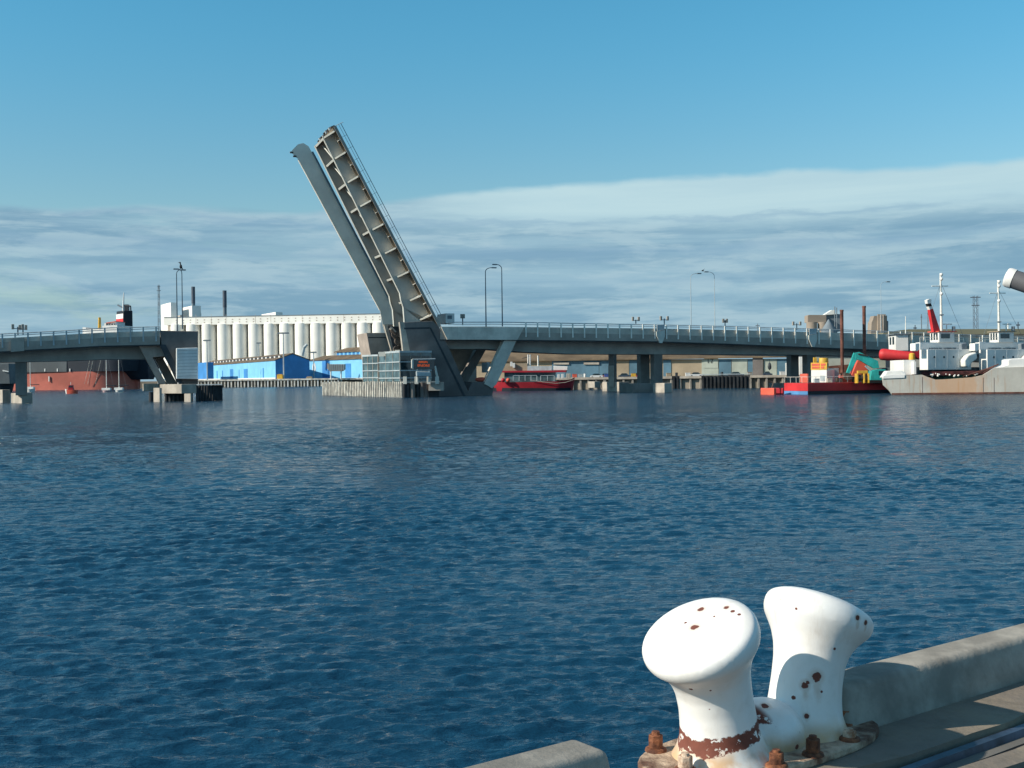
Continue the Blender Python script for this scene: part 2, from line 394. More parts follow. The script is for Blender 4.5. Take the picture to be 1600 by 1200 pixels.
def deck_run(tab, root, vgird, xa, xb, post_step, p0):
    xs = [a[0] for a in tab]
    fb = MB(); pb = MB(); gb = MB(); db = MB(); lip = MB()
    for a, b2 in zip(tab, tab[1:]):
        pr(pb, BR, [(a[0], a[2]), (b2[0], b2[2]), (b2[0], b2[3]), (a[0], a[3])], .10, .18)
        pr(fb, BR, [(a[0], a[3]), (b2[0], b2[3]), (b2[0], b2[4]), (a[0], a[4])], -.10, .5)
        # slab and the far edge beam
        A = [BR.pt(a[0], a[3], .4), BR.pt(b2[0], b2[3], .4)]
        for q in A: q.z -= .15
        db.prism([A[0], A[1], A[1]+Vector((0, 0, -.5)), A[0]+Vector((0, 0, -.5))], BR.n*12.6)
        A = [BR.pt(a[0], a[4], vgird), BR.pt(b2[0], b2[4], vgird)]; Bq = [BR.pt(b2[0], b2[5], vgird), BR.pt(a[0], a[5], vgird)]
        for q in A: q.z += .8
        gb.prism([A[0], A[1], Bq[0], Bq[1]], BR.n*6.0)
        l0 = BR.pt(a[0], a[4], -.16); l1 = BR.pt(b2[0], b2[4], -.16)
        lip.prism([l0, l1, l1+Vector((0, 0, -.16)), l0+Vector((0, 0, -.16))], BR.n*.7)
    fb.build('fascia_beam', m_fascia, root); pb.build('parapet', m_par, root); gb.build('box_girder', m_girder, root); db.build('deck_slab', m_girder, root)
    lip.build('shade_line', m_dark, root)  # dark strip put in for the shadow line under the fascia
    for fr in (0.0, .42):
        rb = MB()
        pts = []
        x_ = xa
        while x_ <= xb+.1:
            yr = interp(tab, x_, 1); yp = interp(tab, x_, 2); pts.append(BR.pt(x_, yr+(yp-yr)*fr*1.1, .12)); x_ += (xb-xa)/12
        rb.path(pts, .10 if fr == 0 else .07, 6); rb.build('rail', m_rail, root)
    pts = [BR.pt(xa+(xb-xa)*k/12, interp(tab, xa+(xb-xa)*k/12, 1), 12.6) for k in range(13)]
    MB().path(pts, .09, 6).build('rail', m_rail, root)
    x_ = p0; proto = None
    while x_ < xb:
        yr = interp(tab, x_, 1); yf = interp(tab, x_, 3); yb = interp(tab, x_, 4)
        a = BR.pt(x_, yr-.3, 0); bt = BR.pt(x_, yf+(yb-yf)*.62, 0)
        MB().box(-.13, .13, -.22, -.02, 0, (a-bt).z, Vector(bt), BR.r, BR.n).build('rail_post', m_post if x_ > 300 else m_rail, root)
        x_ += post_step
m_par = mat('parapet grey', (.54, .50, .43), .5, .10, .3, streak=.2, scol=(.30, .31, .30))
rootR = thing('bridge_approach', BR.at(1000, 0), 'long grey road bridge approach with white posts, right of the raised leaf', 'bridge')
deck_run(TR, rootR, 3.2, 700, 1630, 18.3, 821.5)
rootL = thing('bridge_approach', BR.at(100, 0), 'dark left end of the road bridge, before the open channel', 'bridge')
deck_run(TL, rootL, 3.2, -55, 249, 20.0, 4)
# piers under the approaches: caps + columns
def column(root, pa, pb, ytop, zb, v, th, m=m_col):
    a = BR.pt(pa, ytop, v); b2 = BR.pt(pb, ytop, v)
    MB().box(0, (b2-a).length, 0, th, 0, a.z-zb, Vector((a.x, a.y, zb)), BR.r, BR.n).build('column', m, root)
def cap(root, pl, pc, pr_, Y, yaw, ytop, m=m_conc, zb=-1.5, l=None):
    q = QB(pl, pc, pr_, Y, yaw, ytop, zbot=zb, minl=4)
    o = q.box(MB()).build('pile_cap', m, root, bevel=.08); return q
column(rootL, 23.5, 41, 560, 1.4, 3.6, 2.2, m_col)
cap(rootL, 17, 33.5, 50.5, 203, 38, 614.5)
cap(rootL, -12, 3.5, 16, 211, 38, 609)
for (a, b2, c1, c2, yt, capb) in ((1001, 1015, 1022, 1035, 550, (1020, 1038, 1050, 238, 34, 598.5)), (1236, 1248, 1261, 1274, 550, (1258, 1276, 1290, 249, 34, 598))):
    column(rootR, c1, c2, yt, 1.2, 3.3, 1.9); column(rootR, a, b2, yt, 1.2, 9.0, 1.9)
    cap(rootR, *capb)
    q = QB(None, capb[0]-32, capb[0]+8, capb[3]+4, 22, capb[5]+.7, zbot=-1, minl=6); q.box(MB()).build('pile_cap', m_col, rootR, bevel=.06)
column(rootR, 1480, 1494, 556, 1.0, 3.3, 1.9)
# bright joint covers with tapered brackets over the piers
for (xc, yt) in ((1033, 510), (1271, 516)):
    pr(MB(), BR, [(xc-7, yt+8), (xc+6, yt+6), (xc+6, yt+15), (xc+2, yt+26), (xc-2, yt+26), (xc-7, yt+14)], -.5, .36).build('joint_bracket', m_flange, rootR)
    pr(MB(), BR, [(xc-6, yt-2), (xc+5, yt-3), (xc+5, yt+5.5), (xc-6, yt+7.5)], -.35, .4).build('joint_cover', m_rail, rootR)
pr(MB(), BR, [(17, 529), (38, 527), (38, 548), (17, 550)], -.5, .36).build('joint_cover', m_fascia, rootL)

# ---------------- left bascule pier
pL = thing('bridge_pier', BR.at(270, 0), 'dark slanting bridge pier on the left bank of the opening', 'bridge pier')
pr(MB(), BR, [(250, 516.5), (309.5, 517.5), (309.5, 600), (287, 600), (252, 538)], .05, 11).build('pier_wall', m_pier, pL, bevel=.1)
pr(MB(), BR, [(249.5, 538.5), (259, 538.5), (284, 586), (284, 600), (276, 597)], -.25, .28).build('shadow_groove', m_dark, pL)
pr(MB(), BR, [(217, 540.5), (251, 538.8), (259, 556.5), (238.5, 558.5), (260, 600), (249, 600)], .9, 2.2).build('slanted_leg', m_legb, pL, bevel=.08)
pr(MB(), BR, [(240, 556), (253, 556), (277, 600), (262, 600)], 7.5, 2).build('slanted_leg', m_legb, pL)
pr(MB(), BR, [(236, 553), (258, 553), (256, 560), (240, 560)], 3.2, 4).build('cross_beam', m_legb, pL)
# louvred service panel hung on the pier
lp = MB(); pr(lp, BR, [(275.5, 544), (309.5, 543), (309.5, 592.5), (275.5, 592)], -1.2, 1.2); lo = lp.build('service_panel', mat('pale panel', (.72, .76, .76), .6, .06, .5), pL, bevel=.12)
sl_ = MB()
for k in range(9): pr(sl_, BR, [(277.5, 547.5+k*5), (308, 546.7+k*5), (308, 547.4+k*5), (277.5, 548.2+k*5)], -1.26, .08)
sl_.build('louvre', m_rail, lo)
fp = thing('fender_platform', BR.at(270, 0), 'concrete and dark timber fender platform around the left bridge pier', 'fender platform')
def qpart(root, name, m, pl, pc, pr_, Y, yaw, yt, yb=None, zb=None, minl=3, bevel=.05):
    q = QB(pl, pc, pr_, Y, yaw, yt, ybot=yb, zbot=zb, minl=minl); o = q.box(MB()).build(name, m, root, bevel=bevel); return q, o
qpart(fp, 'pile_cap', m_conc, 249.5, 283.5, 307, 200, 52, 600.3, yb=615, bevel=.08)
qpart(fp, 'pile_cap', m_conc, 222.5, 248, 256, 216, 55, 599.3, yb=611, bevel=.08)
qpart(fp, 'fender_block', m_conc, 239.5, 249, 253, 199, 55, 606, zb=-1, bevel=.06)
qpart(fp, 'fender_block', m_conc, 287.5, 297.5, 300, 197, 55, 615, zb=-1, bevel=.06)
qpart(fp, 'deck', m_white, 283, 306, 347, 205, 14, 600.6, yb=602, bevel=.02)
for k in range(9):
    p = W(236+k*0 + (k*8 if k < 2 else 12+k*6.2), 612, 205)
    MB().tube((p.x, p.y, -1), (p.x, p.y, 1.7), .42, .42, 10).build('pile', m_timberd, fp, smooth=True)
for k in range(10):
    p = W(308+k*4.15, 602.5, 203+k*.6)
    MB().tube((p.x, p.y, -1), (p.x, p.y, p.z), .27, .25, 8).build('pile', m_timberd, fp, smooth=True)
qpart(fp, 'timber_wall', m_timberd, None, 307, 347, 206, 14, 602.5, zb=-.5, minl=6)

# ---------------- main (right) bascule pier
pM = thing('bridge_pier', BR.at(690, 0), 'massive dark concrete pier carrying the raised road leaf', 'bridge pier')
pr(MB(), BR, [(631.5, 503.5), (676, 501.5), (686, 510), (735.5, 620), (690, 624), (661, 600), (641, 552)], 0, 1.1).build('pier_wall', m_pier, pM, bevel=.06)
pr(MB(), BR, [(624.5, 503), (631.6, 503.4), (641, 551), (630, 549)], .02, 1.0).build('sunlit_wall_end', m_conc, pM)  # pale end piece: the wall's sunlit side put into the colour
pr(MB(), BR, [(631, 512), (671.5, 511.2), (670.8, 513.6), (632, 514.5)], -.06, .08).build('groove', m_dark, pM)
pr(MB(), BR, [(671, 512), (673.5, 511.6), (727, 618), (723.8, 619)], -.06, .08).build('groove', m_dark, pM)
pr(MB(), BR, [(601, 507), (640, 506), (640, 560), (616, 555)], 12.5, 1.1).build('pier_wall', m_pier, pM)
pr(MB(), BR, [(600, 507), (606, 507), (619, 553), (613, 553)], 12.45, .8).build('sunlit_wall_end', m_conc, pM)
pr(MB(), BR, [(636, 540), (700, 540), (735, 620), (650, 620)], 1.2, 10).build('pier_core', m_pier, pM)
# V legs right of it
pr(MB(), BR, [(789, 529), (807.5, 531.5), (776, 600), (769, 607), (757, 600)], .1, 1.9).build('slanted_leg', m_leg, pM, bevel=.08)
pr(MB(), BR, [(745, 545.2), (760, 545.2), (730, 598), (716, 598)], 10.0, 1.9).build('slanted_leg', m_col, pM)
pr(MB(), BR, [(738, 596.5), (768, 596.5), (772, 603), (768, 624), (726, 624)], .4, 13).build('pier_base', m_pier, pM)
pr(MB(), BR, [(696, 545.6), (748, 545.6), (722, 592), (712, 588)], 13.5, .5).build('back_wall', m_conc, pM)
# heavier fascia over the V, colour made paler to stand for sunlight
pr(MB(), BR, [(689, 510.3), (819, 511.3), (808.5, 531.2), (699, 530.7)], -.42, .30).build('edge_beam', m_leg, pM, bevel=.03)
# machinery in the pit between the walls
mc = thing('lifting_machinery', BR.at(632, 4, 5), 'brown gears and rams in the pit below the raised road leaf', 'machinery')
for k in range(14):
    a = BR.pt(610+k*1.4+random.uniform(-2, 2), 512+k*2.8, 5+random.uniform(-1, 2)); b2 = BR.pt(616+k*1.3+random.uniform(-4, 5), 520+k*2.6, 5+random.uniform(-1, 2))
    MB().tube(a, b2, random.uniform(.22, .5), None, 8).build('ram', m_machine if k % 3 else m_conc, mc, smooth=True)
for (px_, py_) in ((618, 522), (623, 533), (628, 541), (621, 546)):
    a = BR.pt(px_, py_, 4); MB().tube(a, a+BR.n*.8, .75, None, 14).build('gear', m_machine, mc)
pr(MB(), BR, [(606, 510), (640, 510), (640, 552), (616, 552)], 9, .4).build('pit_wall', m_dark, mc)

# ---------------- raised road leaf (local frame u along, w deck normal, v across)
T1 = BR.pt(525, 196, 0); T0 = BR.pt(686, 503, 0)
uu = (T1-T0).normalized(); ww = uu.cross(BR.n); ww = ww if ww.dot(BR.r) > 0 else -ww; LL = (T1-T0).length
def lo2(px_, py_, v): p = BR.pt(px_, py_, v)-T0; return p.dot(uu), p.dot(ww)
def LP(u_, v, w_): return T0 + uu*u_ + BR.n*v + ww*w_
leaf = thing('bascule_leaf', T0, 'raised road leaf of the opening bridge showing ribbed underside and railing', 'bridge leaf')
def lbox(mb, u0, u1, v0, v1, w0, w1): return mb.box(u0, u1, v0, v1, w0, w1, T0, uu, BR.n, ww)
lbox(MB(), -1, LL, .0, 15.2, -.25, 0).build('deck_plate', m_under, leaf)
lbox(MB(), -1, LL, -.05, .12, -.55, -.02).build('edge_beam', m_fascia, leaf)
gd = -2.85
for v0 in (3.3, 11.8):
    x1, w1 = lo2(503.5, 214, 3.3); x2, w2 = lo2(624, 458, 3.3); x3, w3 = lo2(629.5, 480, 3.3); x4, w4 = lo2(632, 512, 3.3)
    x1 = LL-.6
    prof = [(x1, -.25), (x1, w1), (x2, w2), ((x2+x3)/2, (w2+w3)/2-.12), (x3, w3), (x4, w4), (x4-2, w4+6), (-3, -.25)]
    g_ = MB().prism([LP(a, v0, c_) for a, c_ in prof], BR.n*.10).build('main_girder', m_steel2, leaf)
    fl = MB(); pf = prof[1:6]
    for a, c_ in zip(pf, pf[1:]):
        p0 = LP(a[0], v0-.35, a[1]); p1 = LP(c_[0], v0-.35, c_[1]); nn = (p1-p0).cross(BR.n).normalized()*.09
        fl.prism([p0, p1, p1+nn, p0+nn], BR.n*.8)
    fl.build('flange', m_flange, g_)
# brackets and cross beams
rib_u = [lo2(a, b2, 3.3)[0] for a, b2 in ((523.5, 248), (542.7, 285.5), (562, 323), (581.8, 359), (601, 396), (622, 432), (641, 469), (657, 499))]
gu = [lo2(a, b2, 3.3)[0] for a, b2 in ((505, 214),)]
for k, u_ in enumerate([LL-.8]+rib_u):
    br = MB().prism([LP(u_, 3.2, -.3), LP(u_, 3.2, -2.45), LP(u_, 2.2, -2.0), LP(u_, .1, -.72), LP(u_, .1, -.3)], uu*.08).build('bracket', m_steel, leaf)
    MB().prism([LP(u_-.15, 3.2, -2.46), LP(u_-.15, 2.2, -2.01), LP(u_-.15, .1, -.73), LP(u_-.15, .1, -.79), LP(u_-.15, 2.2, -2.08), LP(u_-.15, 3.2, -2.53)], uu*.30).build('bracket_flange', m_flange, br)
    br = MB().prism([LP(u_, 15, -.3), LP(u_, 12.1, -.3), LP(u_, 12.1, -1.75), LP(u_, 15, -.6)], uu*.08).build('bracket', m_steel, leaf)
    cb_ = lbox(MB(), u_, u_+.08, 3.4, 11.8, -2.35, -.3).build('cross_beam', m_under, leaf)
    lbox(MB(), u_-.2, u_+.2, 3.5, 11.7, -2.45, -2.36).build('beam_flange', m_flange, cb_)
    if k < 7:
        MB().tube(LP(u_-.6, 9.6, -1.6), LP(u_-5.0, 3.7, -2.4), .13, None, 6).build('brace', m_flange, leaf)
    if k > 0:
        lbox(MB(), u_+2.5, u_+2.6, .1, 1.2, -.9, -.25).build('short_stiffener', m_steel, leaf)
for v in (1.5, 5.2, 7.5, 9.8, 13.5): lbox(MB(), 0, LL-.8, v-.12, v+.12, -.75, -.25).build('stringer', m_under, leaf)
# nosing, lock pins at the tip
for k in range(9): lbox(MB(), LL, LL+random.uniform(.25, .55), .5+k*1.65, 1.3+k*1.65, -.9, -.1).build('tip_finger', m_rail if k % 2 else m_machine, leaf)
lbox(MB(), LL-.5, LL-.02, .2, 15, -.8, -.26).build('tip_beam', m_under, leaf)
for v in (.05, 14.9):
    MB().path([LP(u_, v, 1.05) for u_ in (1, LL*.5, LL)], .06, 6).build('rail', m_darkrail, leaf)
    MB().path([LP(u_, v, .55) for u_ in (1, LL*.5, LL)], .035, 6).build('rail', m_darkrail, leaf)
    ps = MB()
    for k in range(18): MB().tube(LP(1+k*(LL-1)/17, v, 0), LP(1+k*(LL-1)/17, v, 1.1), .028, None, 5).build('rail_post', m_darkrail, leaf)
MB().path([LP(LL, .05, 1.6), LP(LL, .05, -.2)], .06).build('tip_post', m_rail, leaf)
MB().path([LP(u_, .3, -.15) for u_ in (0, LL)], .10, 6).build('conduit', m_darkrail, leaf)

# ---------------- raised rail leaf beyond
rl = thing('bascule_leaf', BR.at(600, 12, 19), 'raised railway leaf behind, plain pale grey girder with rounded tip', 'bridge leaf')
out = [(454.5, 237.5), (458, 233), (465.5, 225.5), (474, 223.5), (482, 228.5), (488, 239), (609.5, 470.5), (616, 484), (622, 520), (604, 530), (598.5, 510), (593.5, 484), (466, 248.5)]
pr(MB(), BR, out, 19, .12).build('main_girder', m_steel, rl)
pr(MB(), BR, out, 24, .12).build('main_girder', m_steel, rl)
def off(p, dx, dy): return (p[0]+dx, p[1]+dy)
pr(MB(), BR, [(487, 237), (489.4, 236.5), (611.2, 469.5), (609, 470.5)], 18.5, 6).build('walkway', m_darkrail, rl)
a, b2 = BR.pt(466, 248.5, 18.8), BR.pt(593.5, 484, 18.8); pa = (b2-a)
MB().prism([a, b2, b2+Vector((-.08, 0, -.05)), a+Vector((-.08, 0, -.05))], BR.n*.5).build('flange', m_steel, rl)
for (px_, py_) in ((456, 238), (461, 244)):
    a = BR.pt(px_, py_, 18.8); MB().box(-.35, .3, 0, .4, -.14, .14, a, BR.r, BR.n).build('lock_pin', m_machine, rl)
rp = thing('bridge_pier', BR.at(590, 0, 17), 'grey slanted pier of the railway bridge behind the glass control house', 'bridge pier')
pr(MB(), BR, [(572.5, 520), (602, 520), (606, 527), (628, 600), (596, 604), (580, 560)], 15.5, 9).build('pier_wall', m_legb, rp, bevel=.06)
pr(MB(), BR, [(575, 526.6), (603, 526.6), (603.3, 528), (575.8, 528)], 15.42, .1).build('groove', m_dark, rp)
# rail-bridge piers seen under the road deck
rb_ = thing('railway_bridge', BR.at(950, 0, 28), 'railway bridge girder and columns seen below and beyond the road deck', 'bridge')
pr(MB(), BR, [(812, 533.2), (1560, 553), (1560, 556), (812, 535.2)], 24, .4).build('edge_beam', m_rail, rb_)
pr(MB(), BR, [(812, 535.2), (1560, 556), (1560, 562), (812, 549)], 26, 4).build('box_girder', m_girder, rb_)
qpart(rb_, 'column', m_col, 951, 960, 964, 268, 35, 552, zb=1)
qpart(rb_, 'column', m_conc, 950.5, 959.5, 960, 267.4, 35, 571, zb=1)  # paler overlay on the column, a painted patch of sun
qpart(rb_, 'pile_cap', m_conc, 941, 967, 983, 266, 30, 596.8, zb=-1, bevel=.08)
qpart(rb_, 'pile_cap', m_conc, 919, 929, 937, 288, 30, 596, yb=606, bevel=.05)
qpart(rb_, 'column', m_conc, 700, 722, 745, 262, 25, 546, zb=1)
# ---------------- control house
ch = thing('control_house', W(625, 600, 222), 'glass-walled bridge control house at the foot of the raised leaf', 'control house')
def gq(pl, pc, pr_, Y, yaw, yt, yb, lines, m1, m2):
    q = QB(pl, pc, pr_, Y, yaw, yt, ybot=yb, minl=6)
    q.box(MB()).build('glass_wall', m1, ch)
    mb = MB(); q.box(mb, -.12, q.w+.1, -.12, q.l+.1, q.z1, q.z1+.35); mb.build('roof', m2, ch)
    for f_2 in lines:
        zz = q.z0+(q.z1-q.z0)*f_2
        mb = MB(); q.box(mb, -.18, q.w+.05, -.18, q.l+.05, zz-.10, zz+.10); mb.build('floor_band', m_rail, ch)
    for k in range(4):
        aa = q.w*k/3.0; mb = MB(); q.box(mb, aa-.05, aa+.05, -.09, .1, q.z0, q.z1); mb.build('mullion', m_fascia, ch)
    for k in range(4):
        bb = q.l*k/3.0; mb = MB(); q.box(mb, -.09, .1, bb-.06, bb+.06, q.z0, q.z1); mb.build('mullion', m_fascia, ch)
    return q
q1 = gq(593, 625.5, 674, 219, 27, 551, 596, (.12, .38, .68), m_glass, m_rail)
q2 = gq(567.5, 591, 597, 232, 40, 556.5, 596, (.15, .43, .72), m_glass, m_rail)
MB().box(0, q1.w*.95, -.03, .06, q1.z0+.3, q1.z1-.6, q1.b, q1.r, q1.n).build('dark_pane', m_glassd, ch)
for k, (px_, py_) in enumerate(((596, 553), (604, 552.5), (612, 551.5), (621, 550))):
    a = W(px_, py_, 226); MB().box(-.5, .5, -.3, .3, -.5, .4, a).build('roof_unit', m_flange, ch)
# pile fender along the channel
fq = QB(505.5, 628, 685, 215.5, 26, 596.3, zbot=-1)
fn = thing('timber_fender', fq.P(0, 0, 0), 'long timber pile fender in front of the control house', 'fender')
nP = 48
for k in range(nP):
    p = fq.P(-.1, fq.l*k/(nP-1), 0)
    MB().box(-.13, .13, -.17, .17, -1, fq.z1+random.uniform(-.05, .1), p, fq.r, fq.n).build('pile', m_timber, fn)
mb = MB(); fq.box(mb, .25, 1.2, 0, None, fq.z1-.35, fq.z1-.05); mb.build('waling', m_timber, fn)
mb = MB(); fq.box(mb, .2, .5, 0, None, .7, 1.0); mb.build('waling', m_conc, fn)
mb = MB(); fq.box(mb, 1.25, 1.5, 0, None, -.5, fq.z1-.4); mb.build('backing', m_timberd, fn)
# front platform of big dark piles with white beam, gantry sign
fpq = QB(None, 629, 687, 215, 20, 596.4, zbot=-1, minl=5)
cp = thing('mooring_dolphin', fpq.P(5, 0, 0), 'row of thick dark piles under a white beam below the message board', 'dolphin')
for k, (px_, m_) in enumerate(((631.5, m_timberd), (636.5, m_timberd), (644, m_col), (652, m_timberd), (659, m_pier), (664.5, m_pier))):
    p = fpq.o + fpq.r*((px_-629)/8.2*1.04); MB().tube((p.x, p.y, -1), (p.x, p.y, fpq.z1-.2), .52 if m_ is not m_timberd else .38, None, 12).build('pile', m_, cp, smooth=True)
mb = MB(); fpq.box(mb, 0, fpq.w, -.1, .3, fpq.z1-.35, fpq.z1); mb.build('beam', m_flange, cp)
mb = MB(); fpq.box(mb, 0, fpq.w, .5, 5, -.5, fpq.z1-.4); mb.build('backing', m_dark, cp)
for px_ in (633, 651, 670, 683):
    a = W(px_, 596, 214.6); MB().box(-.35, .35, -.2, .2, -.5, .9, a).build('bollard_post', m_flange, cp, bevel=.05)
a = W(683, 603, 215); MB().box(-1.6, 1.2, 0, 2, -.9, .7, a).build('equipment_box', m_fascia, cp, bevel=.05)
# message board
SG = Plane(660, 213.5, 20)
sg = thing('message_board', SG.at(662, 2), 'black electronic board with orange lettering in front of the control house', 'message board')
bx = pr(MB(), SG, [(646.5, 563), (679, 562), (679, 577), (646.5, 577)], 0, .5).build('board', m_glassd, sg, bevel=.03)
m_led = mat('orange led', (.5, .1, .03), .5, .05, 1, emit=(.9, .16, .04, .33))
random.seed(21)
def glyphs(pl, x0, x1, y0, y1, n, v, m, parent, gap=(), nm='lettering'):
    mb = MB(); wv = (x1-x0)/n
    for k in range(n):
        if k in gap: continue
        xa, xb = x0+k*wv, x0+(k+.78)*wv; t_ = wv*.26; hy = (y1-y0)
        segs = [(xa, xa+t_, y0, y1), (xb-t_, xb, y0, y1), (xa, xb, y0, y0+hy*.2), (xa, xb, y0+hy*.4, y0+hy*.6), (xa, xb, y1-hy*.2, y1)]
        for s2 in random.sample(segs, 3)+[segs[0]]:
            pr(mb, pl, [(s2[0], s2[2]), (s2[1], s2[2]), (s2[1], s2[3]), (s2[0], s2[3])], v, -.03)
    return mb.build(nm, m, parent)
glyphs(SG, 654.5, 669, 564.2, 567.3, 6, -.03, m_led, bx)
glyphs(SG, 652.5, 671.5, 569.3, 572.8, 8, -.03, m_led, bx)
pr(MB(), SG, [(643.6, 562), (646.2, 560.5), (646.2, 577), (643.6, 575)], 0, .5).build('light_hood', m_flange, sg)
pr(MB(), SG, [(650.5, 580), (673, 580.5), (674, 588.5), (651, 588.5)], -.2, .6).build('lower_panel', m_rail, sg, bevel=.15)
for px_ in (652, 670.5): MB().tube(SG.pt(px_, 562, .2), SG.pt(px_, 597, .2), .16, None, 8).build('post', m_flange, sg)
MB().tube(SG.pt(679.5, 572, .2), SG.pt(685, 596.5, .2), .22, None, 8).build('brace', m_flange, sg)
MB().tube(SG.pt(646, 561.6, .2), SG.pt(680, 560.8, .2), .14, None, 6).build('top_rail', m_rail, sg)

# ---------------- bridge lamps and little equipment
def lamp(px_, ytop, ybot, v, side, label, arm=1.4, rs_=1.0, ml=None):
    ml = ml or m_darkrail
    b0 = BR.pt(px_, ybot, v); t0 = BR.pt(px_, ytop, v); h = t0.z-b0.z; x0 = Vector((b0.x, b0.y, b0.z))
    rt_ = thing('street_lamp', x0, label, 'street lamp', 'street lamps along the bridge')
    up_ = Vector((0, 0, 1)); pts = [x0+up_*(h*.93)]
    for k in range(1, 6):
        t_ = k/5*math.pi/2; pts.append(x0+up_*(h*.93+h*.07*math.sin(t_))+BR.r*(side*arm*(1-math.cos(t_))))
    MB().tube(x0, pts[0], .13*rs_, .08*rs_, 8).build('pole', ml, rt_, smooth=True)
    MB().path(pts, .08*rs_, 6).build('arm', ml, rt_, smooth=True)
    MB().box(-.5, .5, -.2, .2, -.12, .1, pts[-1]+BR.r*side*.45, BR.r, BR.n).build('lamp_head', m_far, rt_, bevel=.05)
    return rt_
lamp(759.5, 418, 512, 2, 1, 'street lamp on the bridge above the V legs, shorter left one of two')
lamp(785, 413.5, 510, 11, -1, 'street lamp on the bridge above the V legs, taller right one of two', 1.1)
lamp(1080, 427, 516, 2, 1, 'street lamp beyond the first bridge joint, left one of a facing pair', 1.6, .7, m_rail)
lamp(1117, 425, 514, 11, -1, 'street lamp beyond the first bridge joint, right one of a facing pair', 1.6, .7, m_rail)
lamp(277, 421.5, 518, 2, 1, 'left post of the lamp pair over the dark left pier', .7)
l5 = lamp(285.3, 420.5, 514, 11, -1, 'right post of the lamp pair over the dark left pier, bird on its head', .6)
lamp(1377, 440, 520, 6, 1, 'faint thin street lamp above the bridge near the grey tower', 1.6, .5, m_rail)
# cormorant on the lamp
bp = BR.pt(282.6, 419.6, 8.0)
bird = MB(); bird.ball(bp+Vector((0, 0, .35)), .34, 7, (.7, 1, 1.25)); bird.tube(bp+Vector((.0, 0, .6)), bp+Vector((-.12, 0, 1.05)), .13, .1, 7); bird.ball(bp+Vector((-.15, 0, 1.12)), .14, 6, (1.2, 1, 1)); bird.tube(bp+Vector((-.25, 0, 1.12)), bp+Vector((-.55, 0, 1.15)), .05, .02, 5); bird.tube(bp+Vector((.15, 0, .2)), bp+Vector((.4, 0, -.2)), .12, .05, 6)
solo(bird, 'cormorant', m_fur, 'dark bird perched on the lamp head over the left pier', 'bird', smooth=True)
bp = BR.pt(1098, 423, 6)
g = MB(); g.ball(bp, .16, 6, (1.8, 1, .8)); g.prism([bp+Vector((.0, -.1, .05)), bp+Vector((.35, -.9, .35)), bp+Vector((-.2, -.1, .05))], Vector((0, 0, .03))); g.prism([bp+Vector((.0, .1, .05)), bp+Vector((.35, .9, .35)), bp+Vector((-.2, .1, .05))], Vector((0, 0, .03)))
solo(g, 'gull', m_fur, 'small bird flying between the two right-hand street lamps', 'bird')
def gear(px_, py_, v, label, hh_=1.6, wd=1.6):
    p = BR.pt(px_, py_, v); t_ = thing('signal_mast', p, label, 'signal mast', 'signal masts along the bridge')
    MB().tube(p, p+Vector((0, 0, hh_)), .12, None, 6).build('mast', m_darkrail, t_)
    MB().box(-wd/2, wd/2, -.06, .06, hh_*.75, hh_*.75+.12, p, BR.r, BR.n).build('cross_arm', m_darkrail, t_)
    for s_ in (-1, 1): MB().box(s_*wd/2-.22, s_*wd/2+.22, -.2, .2, hh_*.7, hh_*.7+.9, p, BR.r, BR.n).build('signal_head', m_fascia, t_, bevel=.05)
gear(1038, 508, 1, 'signal mast with two heads on the first pale bridge joint', 1.4)
gear(993.5, 506, 11, 'low signal mast with two heads just left of the first bridge joint', .9, 1.4)
gear(1133, 513, 11, 'small signal mast between the right street lamps and the twin-armed one', 1.8, .9)
gear(1245, 516, 11, 'signal mast with wide drooping arms near the second bridge joint', 1.6, 1.9)
gear(28, 524, 2, 'tangled signal mast on the bridge above the leftmost pier', 1.5)
gear(36, 523, 6, 'second signal mast above the leftmost pier, right of the tangled one', 1.2, 1.0)
gear(723, 508, 12, 'pointed road sign mast between raised leaf and street lamps', 2.0, .5)
tr = thing('box_truck', BR.at(697, 13, 12), 'white box truck body on the bridge beside the raised leaf', 'truck')
q = QB(684, 697.5, 711.5, 236, 24, 489.5, ybot=505)
q.box(MB()).build('cargo_box', m_bluew, tr, bevel=.05); mb = MB(); q.box(mb, q.w*.2, q.w*.7, -.03, .02, q.z0+.9, q.z0+1.6); mb.build('side_marking', m_far, tr)

# ================================================================== FAR LEFT SHORE
def land(name, pts, z, m):
    mb = MB(); n = len(pts); mb.prism([Vector((a, b2, z)) for a, b2 in pts], Vector((0, 0, -z-2))); o = mb.build(name, m); o['kind'] = 'structure'; return o
E = W(311, 603, 600); 
wl = Plane(400, 600, -2)
zq = wl.pt(400, 592.3).z
a = wl.at(250, zq); b2 = wl.at(640, zq)
land('far_quay', [(a.x-20, a.y+3), (b2.x+50, b2.y+3), (b2.x+500, b2.y+40), (500, 4500), (-1800, 4500), (-1500, 900), (a.x-20, 700)], zq-.6, m_sandy)
wf = thing('timber_wharf', wl.at(400, 0), 'pale timber wharf with piles in front of the blue sheds', 'wharf')
A = wl.at(245, zq); B_ = wl.at(650, zq)
MB().prism([A, B_, B_-Vector((0, 0, .8)), A-Vector((0, 0, .8))], wl.n*8).build('deck', m_timber, wf)
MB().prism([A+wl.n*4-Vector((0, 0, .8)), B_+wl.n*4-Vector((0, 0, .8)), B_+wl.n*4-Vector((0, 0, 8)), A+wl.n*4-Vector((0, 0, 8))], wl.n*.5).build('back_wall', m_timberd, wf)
for k in range(56):
    p = wl.at(247+k*5.2+random.uniform(-.5, .5), -1, .3); MB().box(-.35, .35, 0, .6, 0, zq+.2, p).build('pile', m_timber if k % 3 else m_white, wf)
